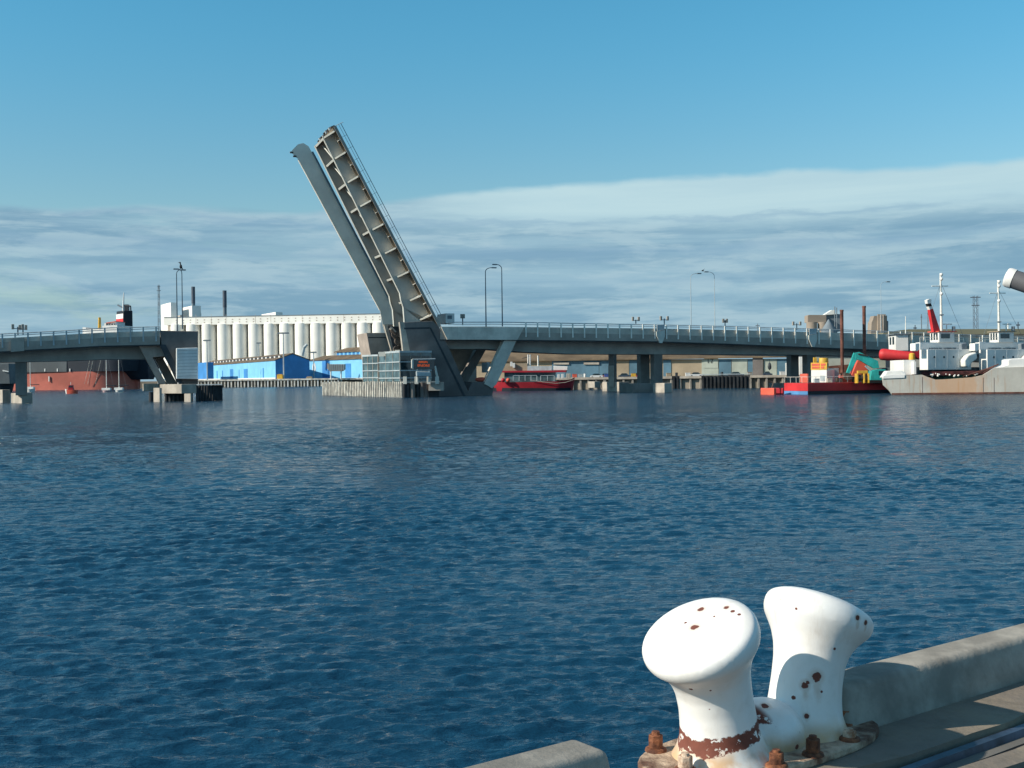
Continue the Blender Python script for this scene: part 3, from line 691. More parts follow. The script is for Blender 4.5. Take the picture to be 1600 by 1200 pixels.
# blue shed 1
def shed(label, q, rise, name='warehouse', m_long=m_blue, m_gabshade=m_navy, doors=(), monitor=None, overhang=.4):
    s_ = thing(name, q.P(0, 0, 0), label, 'warehouse')
    q.box(MB(), z1=q.z1).build('wall', m_long, s_)
    gz = q.z1+rise
    MB().prism([q.P(-.05, -.06, q.z0), q.P(q.w, -.06, q.z0), q.P(q.w, -.06, q.z1), q.P(q.w*.5, -.06, gz), q.P(-.05, -.06, q.z1)], q.n*.3).build('gable_wall', m_gabshade, s_)  # gable coloured darker than the long wall to stand for shade
    ov = 1.0
    MB().prism([q.P(-overhang, -.5, q.z1-.1), q.P(q.w*.5, -.5, gz+.15), q.P(q.w+overhang, -.5, q.z1-.1), q.P(q.w+overhang, -.5, q.z1+.25), q.P(q.w*.5, -.5, gz+.6), q.P(-overhang, -.5, q.z1+.25)], q.n*(q.l+1)).build('roof', m_roof, s_)
    for (b0, b1, h0, h1, m_) in doors:
        mb = MB(); mb.box(-.12, .05, q.l*b0, q.l*b1, q.z0+.2, q.z0+(q.z1-q.z0)*h1, q.b, q.r, q.n); mb.build('door', m_, s_)
    mb = MB(); mb.box(-.2, .02, 0, q.l, q.z0, q.z0+.7, q.b, q.r, q.n); mb.build('plinth', m_white, s_)
    return s_, gz
q = QB(311, 431, 484, 618, 25, 563, ybot=592)
s1, gz = shed('long light blue waterfront shed with gable end coloured dark for shade', q, 3.3, doors=((.02, .045, 0, .0, m_navy), (.12, .13, 0, .62, m_navy), (.13, .155, .0, .60, m_blue), (.30, .345, 0, .62, m_navy), (.40, .405, 0, .6, m_navy), (.48, .52, 0, .66, m_navy), (.62, .63, 0, .6, m_navy), (.7, .71, 0, .6, m_navy)))
# clerestory windows set in the roof slope
wq = MB(); fr = MB()
zc = q.z1+1.0
mb = MB(); mb.box(q.w*.20, q.w*.24, 4, q.l*.98, q.z1+.5, q.z1+2.6, q.b, q.r, q.n); cl_ = mb.build('clerestory', m_dark, s1)
for k in range(22):
    bb = 4+k*(q.l*.94-4)/21; mb = MB(); mb.box(q.w*.17, q.w*.2, bb, bb+q.l*.012, q.z1+.6, q.z1+2.5, q.b, q.r, q.n); mb.build('mullion', m_white, cl_)
s3 = q
# link wall between the sheds, far end
q = QB(299, 323, 334, 700, 25, 566, ybot=592); mb = MB(); q.box(mb); o = solo(mb, 'shed_annex', m_navy, 'deep blue annex at the far left end of the blue shed', 'annex')
# blue shed 2
q = QB(484, 600, 640, 600, 62, 560, ybot=591.5)
q = QB(484, 592, 640, 604, 40, 559.5, ybot=591.8)
s2 = thing('warehouse', q.P(0, 0, 0), 'second light blue shed with raised windowed roof, behind the loading hopper', 'warehouse')
q.box(MB()).build('wall', m_blue, s2)
zr = W(560, 556, 615).z; zt = W(560, 544, 615).z
MB().prism([q.P(-.6, -1, q.z1-.1), q.P(-.6, q.l+.5, q.z1-.1), q.P(6, q.l-6, q.z1+2.3), q.P(6, -1, q.z1+2.3)], Vector((0, 0, .35))).build('roof', m_roof, s2)
MB().prism([q.P(-.6, q.l+.5, q.z1-.1), q.P(12, q.l+.5, q.z1-.1), q.P(6, q.l-6, q.z1+2.3)], Vector((0, 0, .35))).build('roof', m_roof, s2)
q.box(MB(), 6, 14, 0, q.l*.72, q.z1+.2, q.z1+4.2).build('monitor', m_navy, s2)
for k in range(12):
    bb = q.l*.02+k*q.l*.058; mb = MB(); mb.box(5.8, 6.05, bb, bb+q.l*.024, q.z1+2.5, q.z1+4.1, q.b, q.r, q.n); mb.build('monitor_window', m_blue, s2)
MB().prism([q.P(5.2, -1, q.z1+4.2), q.P(5.2, q.l*.75, q.z1+4.2), q.P(10, q.l*.66, q.z1+6.4), q.P(10, -1, q.z1+6.4)], Vector((0, 0, .35))).build('roof', m_roof, s2)
mb = MB(); mb.box(-.14, .05, q.l*.38, q.l*.46, q.z0+.1, q.z0+(q.z1-q.z0)*.78, q.b, q.r, q.n); mb.build('door', m_navy, s2)
mb = MB(); mb.box(-.14, .05, q.l*.69, q.l*.80, q.z0+.1, q.z0+(q.z1-q.z0)*.95, q.b, q.r, q.n); mb.build('door', m_navy, s2)
mb = MB(); mb.box(-.2, .02, 0, q.l, q.z0, q.z0+.7, q.b, q.r, q.n); mb.build('plinth', m_white, s2)
cen = q.P(-.12, q.l*.925, q.z0+(q.z1-q.z0)*.62)
ring = MB(); rg = []
for k in range(24):
    t_ = 2*math.pi*k/24; rg.append((math.cos(t_), math.sin(t_)))
for k in range(24):
    c0, c1 = rg[k], rg[(k+1) % 24]
    f2 = lambda c_, r_, dz: cen + q.n*(c_[0]*r_*.75) + Vector((0, 0, c_[1]*r_*1.25)) - q.r*dz
    ring.prism([f2(c0, 2.3, 0), f2(c1, 2.3, 0), f2(c1, 1.1, 0), f2(c0, 1.1, 0)], -q.r*.1)
ring.build('ring_emblem', m_white, s2)
# loading hopper on legs
HP = Plane(525, 596, 0)
hp = thing('loading_hopper', HP.at(525, zq), 'grey loading hopper on legs beside the second blue shed', 'hopper')
pr(MB(), HP, [(511, 567), (514, 569), (538, 569), (538, 577), (534, 580), (515, 580), (511, 576)], 0, 5).build('bin', m_fascia, hp, bevel=.1)
rbm = MB()
for k in range(9): pr(rbm, HP, [(514+k*2.8, 569.2), (514.8+k*2.8, 569.2), (514.8+k*2.8, 578), (514+k*2.8, 578)], -.15, .14)
rbm.build('ribs', m_rail, hp)
for px_ in (517, 533):
    MB().tube(HP.pt(px_, 580, 1), HP.pt(px_, 592.5, 1), .35, None, 8).build('leg', m_white, hp)
# small quay things
for i, (px_, py_, c_, nm, lab) in enumerate(((437, 585.5, m_yellow, 'container', 'small yellow bin on the far wharf by the gable'), (483, 589, m_tan, 'container', 'low tan crate on the far wharf between the sheds'))):
    p = wl.pt(px_, py_, 4); MB_ = MB().box(-1.5, 1.5, 0, 2, zq-.1-p.z, .0, p); MB_.box(-1.2, 1.2, .2, 1.8, 0, .3, p); solo(MB_, nm, c_, lab, 'container', bevel=.1)
def farlamp(px_, yt, Y, lab, w_=3.0):
    p = W(px_, 592, Y); p.z = zq-.5; t_ = W(px_, yt, Y).z; r_ = thing('floodlight_mast', p, lab, 'floodlight mast', 'floodlight masts on the far wharf')
    MB().tube(p, (p.x, p.y, t_), .38, .28, 6).build('mast', m_rail, r_)
    MB().box(-w_, w_, -.3, .3, -.4, .4, Vector((p.x, p.y, t_))).build('lamp_bar', m_far, r_)
farlamp(443.5, 520.5, 606, 'tallest floodlight mast, in front of the shade-coloured gable')
farlamp(490.5, 550.5, 640, 'short floodlight mast at the left end of the second blue shed', 1.6)
farlamp(324, 532, 640, 'floodlight mast in front of the leftmost silo cylinders', 2.0)
farlamp(405, 536, 720, 'stubby floodlight mast behind the ridge of the first blue shed', 1.4)
p = W(470, 556, 640); mb = MB(); mb.path([W(472, 556, 640), W(475, 543, 640), W(480, 538, 640)], .8, 8); solo(mb, 'conveyor_spout', m_rail, 'curved pale spout rising behind the shade-coloured gable', 'spout', smooth=True)

# ---------------- grain silos
SP = Plane(440, 880, -15)
si = thing('grain_silo', SP.at(440, 0), 'long row of white grain silo cylinders under a white gallery', 'grain silo')
a = SP.pt(253, 509, 0); z0g = SP.pt(440, 505.5).z
ga = MB(); pr(ga, SP, [(256, 496.3), (595.5, 490.3), (595.5, 504.3), (256, 508)], -1, 20); gal = ga.build('gallery', m_silo, si)
pr(MB(), SP, [(256, 495.4), (596, 489.5), (596, 490.6), (256, 496.6)], -1.3, 21).build('parapet', m_far, si)
for k in range(30):
    x_ = 275.5+k*10.95
    for dy in (0, 4.3):
        yy = 496.3+(490.3-496.3)*(x_-256)/339+4.6+dy*.95
        pr(MB(), SP, [(x_-1.0, yy-.9), (x_+1.0, yy-.9), (x_+1.0, yy+.8), (x_-1.0, yy+.8)], -1.12, .1).build('window', m_silog, gal)
for x_ in (306, 330, 353, 399, 423, 472, 537): pr(MB(), SP, [(x_-.2, 491), (x_+.2, 491), (x_+.2, 508), (x_-.2, 508)], -1.1, .08).build('panel_joint', m_silog, gal)
pr(MB(), SP, [(262, 506), (594, 503.5), (594, 592), (262, 592)], 6.0, 12).build('rear_wall', m_silog, si)
rad = 24.2/F*880/2
for k in range(14):
    x_ = 279+k*24.25
    c_ = SP.at(x_, 0, rad*.55); zt_ = SP.pt(x_, 507-(x_-256)*.0098).z
    cyl = MB().tube((c_.x, c_.y, 0), (c_.x, c_.y, zt_), rad*.93, None, 40).build('cylinder', m_silo, si, smooth=True)
pr(MB(), SP, [(509.5, 505), (515, 505), (515, 592), (509.5, 592)], 1.0, 8).build('stair_recess', m_silog, si)
def tower(root, nm, m, pl, pc, pr_, Y, yaw, yt, yb): q = QB(pl, pc, pr_, Y, yaw, yt, ybot=yb); q.box(MB()).build(nm, m, root); return q
tower(si, 'elevator_tower', m_silo, 253, 268.5, 279, 925, 30, 472.5, 592)
tower(si, 'roof_house', m_silo, 286, 301.5, 315.5, 922, 30, 477.5, 499)
tower(si, 'roof_house', m_silog, 279, 302, 316, 926, 30, 488.5, 499)
tower(si, 'roof_house', m_silo, 410, 432, 443, 905, 30, 487.5, 495)
m_c = 0
for (x_, yt, w_) in ((302.5, 448, 2.7), (351.5, 454, 2.9)):
    p = W(x_, 505, 960); zt_ = W(x_, yt, 960).z
    st = thing('chimney_stack', (p.x, p.y, 0), 'left and nearer grey chimney behind the silo roof house' if x_ < 320 else 'right grey chimney rising alone behind the silo gallery', 'chimney', 'grey chimneys behind the silos')
    MB().tube((p.x, p.y, 2), (p.x, p.y, zt_-14), w_/F*960*1.02, w_/F*960, 16).build('shaft', m_far, st, smooth=True)
    MB().tube((p.x, p.y, zt_-14), (p.x, p.y, zt_), w_/F*960*1.08, None, 16).build('dark_top', m_stack, st, smooth=True)
def lattice(px_, yt, Y, w_, lab, arms=((.0, 1.6),), nm='lattice_tower', m=m_far, legs=True, base=None):
    p = W(px_, 560, Y); zt_ = W(px_, yt, Y).z; o_ = thing(nm, (p.x, p.y, 2), lab, 'tower', None)
    mb = MB(); ww_ = w_/F*Y
    n_ = 12; tp = .35 if legs else 1.0
    cs = lambda t_: [(p.x+sx*ww_/2*(1-(1-tp)*t_), p.y+sy*ww_/2*(1-(1-tp)*t_), 2+(zt_-2)*t_) for sx, sy in ((-1, -1), (1, -1), (1, 1), (-1, 1))]
    r_ = ww_*.035+.05
    for k in range(n_):
        A_, B2 = cs(k/n_), cs((k+1)/n_)
        for j in range(4):
            mb.tube(A_[j], B2[j], r_, None, 4); mb.tube(A_[j], B2[(j+1) % 4], r_*.6, None, 4)
    mb.build('frame', m, o_)
    for (dy, aw) in arms:
        zz = zt_-dy/F*Y; aw_ = aw/F*Y; MB().box(-aw_, aw_, -.3, .3, -.25, .25, Vector((p.x, p.y, zz))).build('cross_arm', m, o_)
    return o_
lattice(249.5, 445, 1100, 5, 'thin lattice pylon left of the silo elevator tower', ((3, 2.5), (9, 3.2)))
# ================================================================== BULK CARRIER (left)
def hull(mb, pl, st, beam, zb, flare=.85, vc=None):
    # st: (px, deck_py, wf, px_bottom)
    vc = beam/2 if vc is None else vc; rings = []
    for (a_, dy_, wf_, ab) in st:
        top = pl.pt(a_, dy_, vc); bot = pl.at(ab, zb, vc); hb = beam/2*wf_
        rings.append([top-pl.n*hb, top*.45+bot*.55-pl.n*hb*(.5+.5*flare), bot-pl.n*hb*flare, bot+pl.n*hb*flare, top*.45+bot*.55+pl.n*hb*(.5+.5*flare), top+pl.n*hb])
    i = len(mb.v)
    for r_ in rings: mb.v += r_
    for k in range(len(rings)-1):
        for j in range(6): mb.f.append((i+k*6+j, i+(k+1)*6+j, i+(k+1)*6+(j+1) % 6, i+k*6+(j+1) % 6))
    mb.f.append(tuple(i+j for j in range(6))); mb.f.append(tuple(i+(len(rings)-1)*6+j for j in reversed(range(6))))
    return mb
CP = Plane(130, 540, -12)
bc = thing('cargo_ship', CP.at(120, 0), 'big cargo ship with faded red waterline and black stern, beyond the left bridge', 'ship')
def zof(y_, px_=130): return CP.pt(px_, y_).z
xs_ = [(-150, 1, -150), (16, 1, 16), (205, 1, 203), (222, .9, 212), (234, .72, 214), (241, .55, 215)]
lo_, up_ = MB(), MB()
zm = zof(580.5)
def hull3(mb, z1, z0, sts, beam):
    rings = []
    for (a_, wf_) in sts:
        p_ = CP.at(a_, 0, beam/2); hb = beam/2*wf_
        rings.append([Vector((p_.x, p_.y, z1))-CP.n*hb, Vector((p_.x, p_.y, z0))-CP.n*hb*.98, Vector((p_.x, p_.y, z0))+CP.n*hb*.98, Vector((p_.x, p_.y, z1))+CP.n*hb])
    i = len(mb.v)
    for r_ in rings: mb.v += r_
    for k in range(len(rings)-1):
        for j in range(4): mb.f.append((i+k*4+j, i+(k+1)*4+j, i+(k+1)*4+(j+1) % 4, i+k*4+(j+1) % 4))
    mb.f.append((i, i+1, i+2, i+3)); e_ = i+(len(rings)-1)*4; mb.f.append((e_+3, e_+2, e_+1, e_))
hull3(lo_, zm, -2, [(-150, .8), (14, .95), (170, 1), (195, .8), (208, .45), (214, .12)], 30); lo_.build('lower_hull', m_redh, bc, smooth=True)
hull(up_, CP, [(-150, 530, 1, -150), (10, 530, 1, 10), (133, 529, 1, 133)], 30.4, zm, 1.0, 15); up_.build('upper_hull', m_shipg, bc)
up2 = MB(); hull(up2, CP, [(133, 529, 1.001, 133), (196, 527, 1.0, 196), (222, 526, .92, 212), (238, 526, .75, 220), (245, 527, .6, 226)], 30.4, zm, .98, 15); up2.build('stern', m_shipk, bc, smooth=True)
up3 = MB(); hull(up3, CP, [(196, 562, .9, 196), (222, 560, .75, 214), (238, 558, .6, 226), (243, 560, .5, 236)], 28, zof(594), .35, 15); up3.build('counter', m_shipk, bc, smooth=True)
pr(MB(), CP, [(207.5, 584), (213, 586), (216, 597), (215.5, 607), (210, 607)], 14, 2).build('rudder', m_redh, bc)
for x_ in (70, 89.5, 109): pr(MB(), CP, [(x_-.7, 576), (x_+.7, 576), (x_+.7, 580.5), (x_-.7, 580.5)], -.4, .2).build('draught_mark', m_white, bc)
pr(MB(), CP, [(75.7, 588), (77, 588), (77, 596), (75.7, 596)], -.3, .5).build('draught_mark', m_white, bc)
q = QB(183.5, 194.5, 209, 553, 40, 485, ybot=535); q.box(MB()).build('funnel', m_shipk, bc, bevel=.3)
mb = MB(); mb.box(-.2, .0, .2, q.l-.2, q.z0, q.z1-1.5, q.b, q.r, q.n); fs_ = mb.build('funnel_side', m_white, bc)
for f2 in (.62, .20): mb = MB(); hz = q.z1-q.z0; mb.box(-.3, -.18, .1, q.l-.1, q.z0+hz*f2, q.z0+hz*(f2+.13), q.b, q.r, q.n); mb.build('red_band', m_redb, fs_)
q2_ = q
MB().box(0, 2, 0, 2, q.z1, q.z1+3, q.P(1, 2, 0)).build('exhaust', m_dark, bc)
pr(MB(), CP, [(129, 511.5), (134, 511.5), (134, 522), (129, 522)], 6, 6).build('deck_house', m_white, bc)
pr(MB(), CP, [(134, 514.5), (160, 514.5), (160, 524), (134, 524)], 5, 14).build('deck_house', m_white, bc)
pr(MB(), CP, [(160, 509), (183, 508), (183, 524), (160, 524)], 5, 14).build('superstructure', m_white, bc)
pr(MB(), CP, [(163, 505), (181, 502.5), (181, 509), (163, 509)], 8, 8).build('wheelhouse', m_white, bc)
pr(MB(), CP, [(165, 504.2), (180, 501.8), (180, 502.6), (165, 505)], 7, 9).build('bridge_roof', m_orange, bc)
for k in range(4): pr(MB(), CP, [(166+k*4, 505.8), (168+k*4, 505.6), (168+k*4, 507.5), (166+k*4, 507.6)], 7.8, .2).build('window', m_glassd, bc)
MB().tube(CP.pt(155.5, 524, 6), CP.pt(155.5, 496, 6), .9, .6, 8).build('derrick_post', m_yellow, bc)
MB().tube(CP.pt(192.5, 486, 12), CP.pt(193.5, 457, 12), .5, .2, 6).build('radar_mast', m_white, bc)
MB().tube(CP.pt(184, 476.5, 12), CP.pt(191.5, 480.5, 12), .4, None, 6).build('radar_bar', m_far, bc)
MB().tube(CP.pt(194, 477, 12), CP.pt(204, 478.5, 12), .4, None, 6).build('radar_bar', m_dark, bc)
MB().tube(CP.pt(204, 478.5, 12), CP.pt(204.5, 486, 12), .3, None, 6).build('stay', m_dark, bc)
for dx in (0, 5, 17): MB().tube(CP.pt(149+dx, 524, -.5), CP.pt(132+dx, 600, -.8), .07, None, 4).build('mooring_line', m_timber, bc)
# dark tug/hull at the far left edge
fh = thing('work_boat', W(5, 606, 430), 'dark moored work boat at the far left edge under the bridge', 'boat')
FP = Plane(5, 440, 0)
pr(MB(), FP, [(-40, 568), (14, 568), (16, 600), (-40, 600)], 0, 10).build('cabin', m_shipg, fh, bevel=.2)
mb = MB(); hull(mb, FP, [(-60, 598, 1, -60), (10, 599, 1, 8), (19, 598, .4, 15)], 11, -1, .8); mb.build('hull', m_shipk, fh, smooth=True)
pr(MB(), FP, [(4, 578), (13, 580), (13, 581.5), (4, 580)], -.5, .6).build('awning', m_white, fh)
# small boats
def sailboat(px_, ywl, ymast, Y, len_px, m_hull, lab, boom=True):
    pl = Plane(px_, Y, 8); s_ = thing('sailing_boat', pl.at(px_, 0), lab, 'sailing boat', 'small sailing boats beyond the left bridge')
    h_ = len_px/2; mb = MB(); y0 = ywl-4.4
    hull(mb, pl, [(px_-h_, y0, .25, px_-h_*.8), (px_-h_*.5, y0+.5, .85, px_-h_*.5), (px_+h_*.2, y0+.4, 1, px_+h_*.2), (px_+h_, y0-.2, .12, px_+h_*.75)], 2.6, -.4, .6)
    mb.build('hull', m_hull, s_, smooth=True)
    a = pl.pt(px_, y0-1.4, 1.3); MB().box(-1.6, 1.4, -.7, .7, -.5, .35, a).build('cabin', m_white, s_, bevel=.12)
    m0 = pl.pt(px_-.5, y0, 1.3); mt = pl.pt(px_-1, ymast, 1.3); MB().tube(m0, (m0.x, m0.y, mt.z), .14, .10, 6).build('mast', m_post, s_)
    MB().tube(m0+Vector((0, 0, 1.5)), m0+Vector((3.2, .5, 1.5)), .16, None, 6).build('boom', m_dark, s_)
    MB().tube((m0.x, m0.y, mt.z), m0+Vector((2.6, 0, 0)), .025, None, 3).build('stay', m_far, s_)
sailboat(167, 613.6, 545, 395, 14, m_pink, 'small sailing boat with pinkish hull and bare mast, left of two')
sailboat(186.5, 613, 545, 400, 13, m_white, 'small white sailing boat with bare mast beside the pinkish one')
sailboat(48, 611.6, 553, 440, 14, m_white, 'small white sailing boat just right of the leftmost bridge column')
pl = Plane(110, 360, 8); mbt = thing('motor_boat', pl.at(110, 0), 'little orange red motor boat with white bow off the cargo ship', 'motor boat')
mb = MB(); hull(mb, pl, [(102, 608, .2, 103.5), (106, 609, .9, 106), (118, 609, 1, 118), (121, 609.5, .9, 120)], 2.6, -.4, .7); mb.build('hull', m_orange, mbt, smooth=True)
mb = MB(); hull(mb, pl, [(101.6, 607.6, .2, 103.2), (104.8, 608.6, .75, 104.8)], 2.75, -.3, .75); mb.build('bow_panel', m_white, mbt)
pr(MB(), pl, [(107, 601.5), (113, 601.5), (114.5, 609.5), (106, 609.5)], .6, 1.5).build('cabin', m_redd, mbt, bevel=.08)
pr(MB(), pl, [(107.5, 602.6), (112, 602.6), (112.8, 605), (107, 605)], .55, .1).build('window', m_glassd, mbt)
MB().tube(pl.pt(110.5, 601.5, 1.2), pl.pt(110.5, 597, 1.2), .07).build('mast', m_white, mbt)

# ================================================================== RIGHT QUAY
WR = Plane(1000, 305, -14)
zr_ = WR.pt(1000, 588.5).z
a = WR.at(700, zr_); b2 = WR.at(1330, zr_)
land('right_quay', [(a.x, a.y+1), (b2.x, b2.y+1), (b2.x+300, b2.y-20), (2200, 300), (2500, 4400), (300, 4400), (a.x, a.y+160)], zr_-.5, m_sandy)
rw = thing('concrete_wharf', WR.at(1000, 0), 'pale concrete wharf on piles below shed 17', 'wharf')
A = WR.at(735, zr_); B_ = WR.at(1340, zr_)
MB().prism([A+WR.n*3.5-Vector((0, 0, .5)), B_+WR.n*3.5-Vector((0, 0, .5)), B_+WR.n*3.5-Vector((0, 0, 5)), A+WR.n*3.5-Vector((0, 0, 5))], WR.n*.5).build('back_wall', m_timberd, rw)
x_ = 894
segs = [(736, 894), (894, 945), (945, 1004), (1004, 1050), (1062, 1096), (1172, 1250), (1250, 1330)]
for (xa, xb) in segs:
    A, B_ = WR.at(xa, zr_), WR.at(xb, zr_)
    MB().prism([A, B_, B_-Vector((0, 0, .62)), A-Vector((0, 0, .62))], WR.n*3.6).build('deck_beam', m_conc, rw)
    n_ = max(2, int((xb-xa)/12)); 
    for k in range(n_+1):
        p = WR.at(xa+1+(xb-xa-2)*k/n_, -1, .25); MB().box(-.24, .24, 0, .6, 0, zr_+.5, p).build('pile', m_conc, rw, bevel=.03)
for k in range(5):
    a = WR.at(903+k*8, zr_-.4, 1); b3 = WR.at(907+k*8-(6 if k % 2 else -3), -1, 1); MB().tube(a, b3, .2, None, 6).build('brace', m_conc, rw)
for (xa, xb) in ((1050, 1062), (1096, 1172)):
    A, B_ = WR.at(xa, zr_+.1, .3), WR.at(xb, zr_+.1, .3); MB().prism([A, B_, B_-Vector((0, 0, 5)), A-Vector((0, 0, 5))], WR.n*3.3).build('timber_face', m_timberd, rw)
    for k in range(int((xb-xa)/6)):
        p = WR.at(xa+3+k*6, -1, -.1); MB().box(-.2, .2, 0, .35, 0, zr_+.9, p).build('fender_pile', m_timberd, rw)
MB().path([WR.at(1096, zr_+.35, .3), WR.at(1172, zr_+.35, .3)], .12).build('kerb_rail', m_rail, rw)
# shed 17
SH = Plane(1000, 332, -14)
sh = thing('warehouse', SH.at(1000, zr_), 'long tan roofed shed numbered 17 behind the concrete wharf', 'warehouse')
zs = SH.pt(1000, 562).z
yb17 = lambda x__: SH.pt(x__, 585)
def shp(xa, xb, y0, y1, v, t_, m, nm, par=sh): return pr(MB(), SH, [(xa, y0-(xa-1000)*.004), (xb, y0-(xb-1000)*.004), (xb, y1), (xa, y1)], v, t_).build(nm, m, par)
shp(700, 1300, 561.5, 592, .5, 14, m_tan, 'wall')
A, B_ = SH.at(695, zs), SH.at(1300, zs)
MB().prism([A-SH.n*.6+Vector((0, 0, .0)), B_-SH.n*.6, B_+SH.n*7.5+Vector((0, 0, 3.6)), A+SH.n*7.5+Vector((0, 0, 3.6))], Vector((0, 0, .3))).build('roof', m_roof, sh)
for (xa, xb, m_) in ((862, 884, m_shedb), (884, 936, m_shedb), (936, 958, m_shedb), (958, 983, m_tan), (983, 1002, m_shedb), (1002, 1022, m_tan), (1036, 1049, m_shedb), (1096, 1123, m_paleg), (1123, 1143, m_shedb), (1143, 1168, m_paleg), (1168, 1182, m_shedb), (1193, 1214, m_paleg), (1214, 1236, m_shedb)):
    shp(xa+.4, xb-.4, 562.3, 591.5, .32, .16, m_, 'bay_door')
shp(1100, 1122, 559.5, 575, .2, .14, m_paleg, 'number_panel')
for (xa, xb) in ((865, 889), (912, 936)): shp(xa, xb, 566, 569.5, -.1, .4, m_conc, 'awning')
shp(1176, 1192, 556, 591, -.1, .5, m_pier, 'doorway')
shp(1227, 1234, 568, 588, .1, .2, m_white, 'small_door')
def text(s_, pl, px0, px1, ybase, v, m, parent, nm='lettering', hpx=None):
    cu = bpy.data.curves.new('t', 'FONT'); cu.body = s_; cu.extrude = .03; ob = bpy.data.objects.new('t', cu); C.objects.link(ob)
    bpy.context.view_layer.update(); dg = bpy.context.evaluated_depsgraph_get(); me_ = bpy.data.meshes.new_from_object(ob.evaluated_get(dg)); bpy.data.objects.remove(ob)
    xs2 = [v2.co.x for v2 in me_.vertices]; w0, w1_ = min(xs2), max(xs2); ys2 = max(v2.co.y for v2 in me_.vertices)
    o_ = pl.pt(px0, ybase, v); e_ = pl.pt(px1, ybase, v); s2 = (e_-o_).length/(w1_-w0)
    sy = s2 if hpx is None else abs(pl.pt(px0, ybase-hpx, v).z-o_.z)/ys2
    off_ = Vector(ORG.get(parent.name, (0, 0, 0)))
    for v2 in me_.vertices:
        c_ = v2.co.copy(); v2.co = o_+pl.r*((c_.x-w0)*s2)+Vector((0, 0, c_.y*sy))-pl.n*c_.z - off_
    me_.materials.clear(); me_.materials.append(m); ob = bpy.data.objects.new(nm, me_); C.objects.link(ob); ob.parent = parent; ORG[ob.name] = tuple(off_); return ob
text('17', SH, 1106, 1115, 567.2, .08, m_dark, sh, 'number', 6.4)
# cars and clutter on the wharf
def car(px0, px1, pl, v, m_, lab, zb=None):
    a, b3 = pl.at(px0, zr_-.45, v), pl.at(px1, zr_-.45, v); ln = (b3-a).length; s_ = thing('parked_car', a, lab, 'car', 'cars parked on the wharf')
    h = lambda u_, z_: a+pl.r*(ln*u_)+Vector((0, 0, z_))
    MB().prism([h(0, .3), h(1, .3), h(1, .78), h(.97, .85), h(.78, .95), h(.22, .95), h(.03, .88), h(0, .75)], pl.n*1.7).build('body', m_, s_, bevel=.05)
    MB().prism([h(.14, .94), h(.80, .94), h(.64, 1.42), h(.30, 1.42)], pl.n*1.5).build('cabin', m_glassd, s_, bevel=.05)
    for u_ in (.18, .80):
        for vv in (-.03, 1.55): c_ = h(u_, .33)+pl.n*vv; MB().tube(c_, c_+pl.n*.18, .33, None, 14).build('wheel', m_black, s_)
m_cardk = mat('dark car paint', (.03, .05, .08), .25, .05, 1, spec=.7); m_carw = mat('pale car paint', (.55, .57, .58), .3, .05, 1, spec=.7)
m_carr = mat('red car paint', (.30, .03, .04), .3, .05, 1, spec=.7); m_carb = mat('blue car paint', (.04, .09, .30), .3, .05, 1, spec=.7)
WC = Plane(1000, 311, -14)
car(1138, 1162.5, WC, 0, m_cardk, 'dark blue parked car in front of the pale door right of the 17')
car(1077, 1099, WC, 1, m_carw, 'pale parked car left of the 17 panel')
car(922, 942, WC, 1, m_carw, 'silver parked car left of the stub column')
car(938, 953, WC, 5, m_carr, 'small red parked car beside the stub column')
car(966, 985, WC, 1, m_cardk, 'dark parked car just right of the stub column')
car(985, 1001, WC, 4, m_carr, 'dull red parked car between stub column and paired columns')
car(1192, 1207, WC, 0, m_cardk, 'dark parked car below the black hanging bell')
p = WC.pt(1202.5, 570, 0); solo(MB().tube(p+Vector((0, 0, 1.5)), p+Vector((0, 0, -.2)), .05).lathe([(.05, -1.0), (.45, -.6), (.5, 0), (.35, .7), (.05, 1.1)], p-Vector((0, 0, .4)), n=12), 'hanging_bell', m_dark, 'black bell-shaped float hanging in front of a pale door', 'float')
random.seed(5)
cm = [m_orange, m_conc, m_carb, m_white, m_tan, m_yellow, m_redd, m_teal]
nmz = ['leaning', 'upright', 'low', 'squat', 'tall', 'tilted', 'stacked', 'lone']
CL = [(898, 586.5, 'orange crate at the left end of the concrete wharf', m_orange), (907, 587, 'grey crate near the left end of the concrete wharf', m_rail), (914, 586, 'white drum on the wharf beside the moored red boat', m_white), (948, 586.5, 'blue crate just left of the stub column', m_carb),
      (990, 586, 'yellow bin right of the stub column', m_yellow), (1045, 587, 'tan crate right of the paired columns', m_tan), (1057, 586, 'dark drum on the dark timber wharf face', m_dark), (1075, 588, 'white crate on the pale wharf beam near the timber gap', m_white), (1128, 587, 'dark drum left of the dark blue car', m_dark), (1172, 587.5, 'pale crate right of the dark blue car', m_conc), (1223, 586, 'white crate beside the second bridge column', m_white)]
for (px_, py_, lab, m_) in CL:
    p = WC.pt(px_, py_, -1.5); p.z = zr_-.02
    mb = MB()
    if 'drum' in lab: mb.lathe([(.35, 0), (.35, .3), (.38, .32), (.35, .34), (.35, .62), (.38, .64), (.35, .66), (.35, 1.0)], p, n=14)
    else: mb.box(-.6, .6, 0, .9, 0, .8, p); mb.box(-.66, .66, -.05, .95, .8, .92, p)
    solo(mb, 'drum' if 'drum' in lab else 'crate', m_, lab, 'drum' if 'drum' in lab else 'crate', 'wharf clutter')
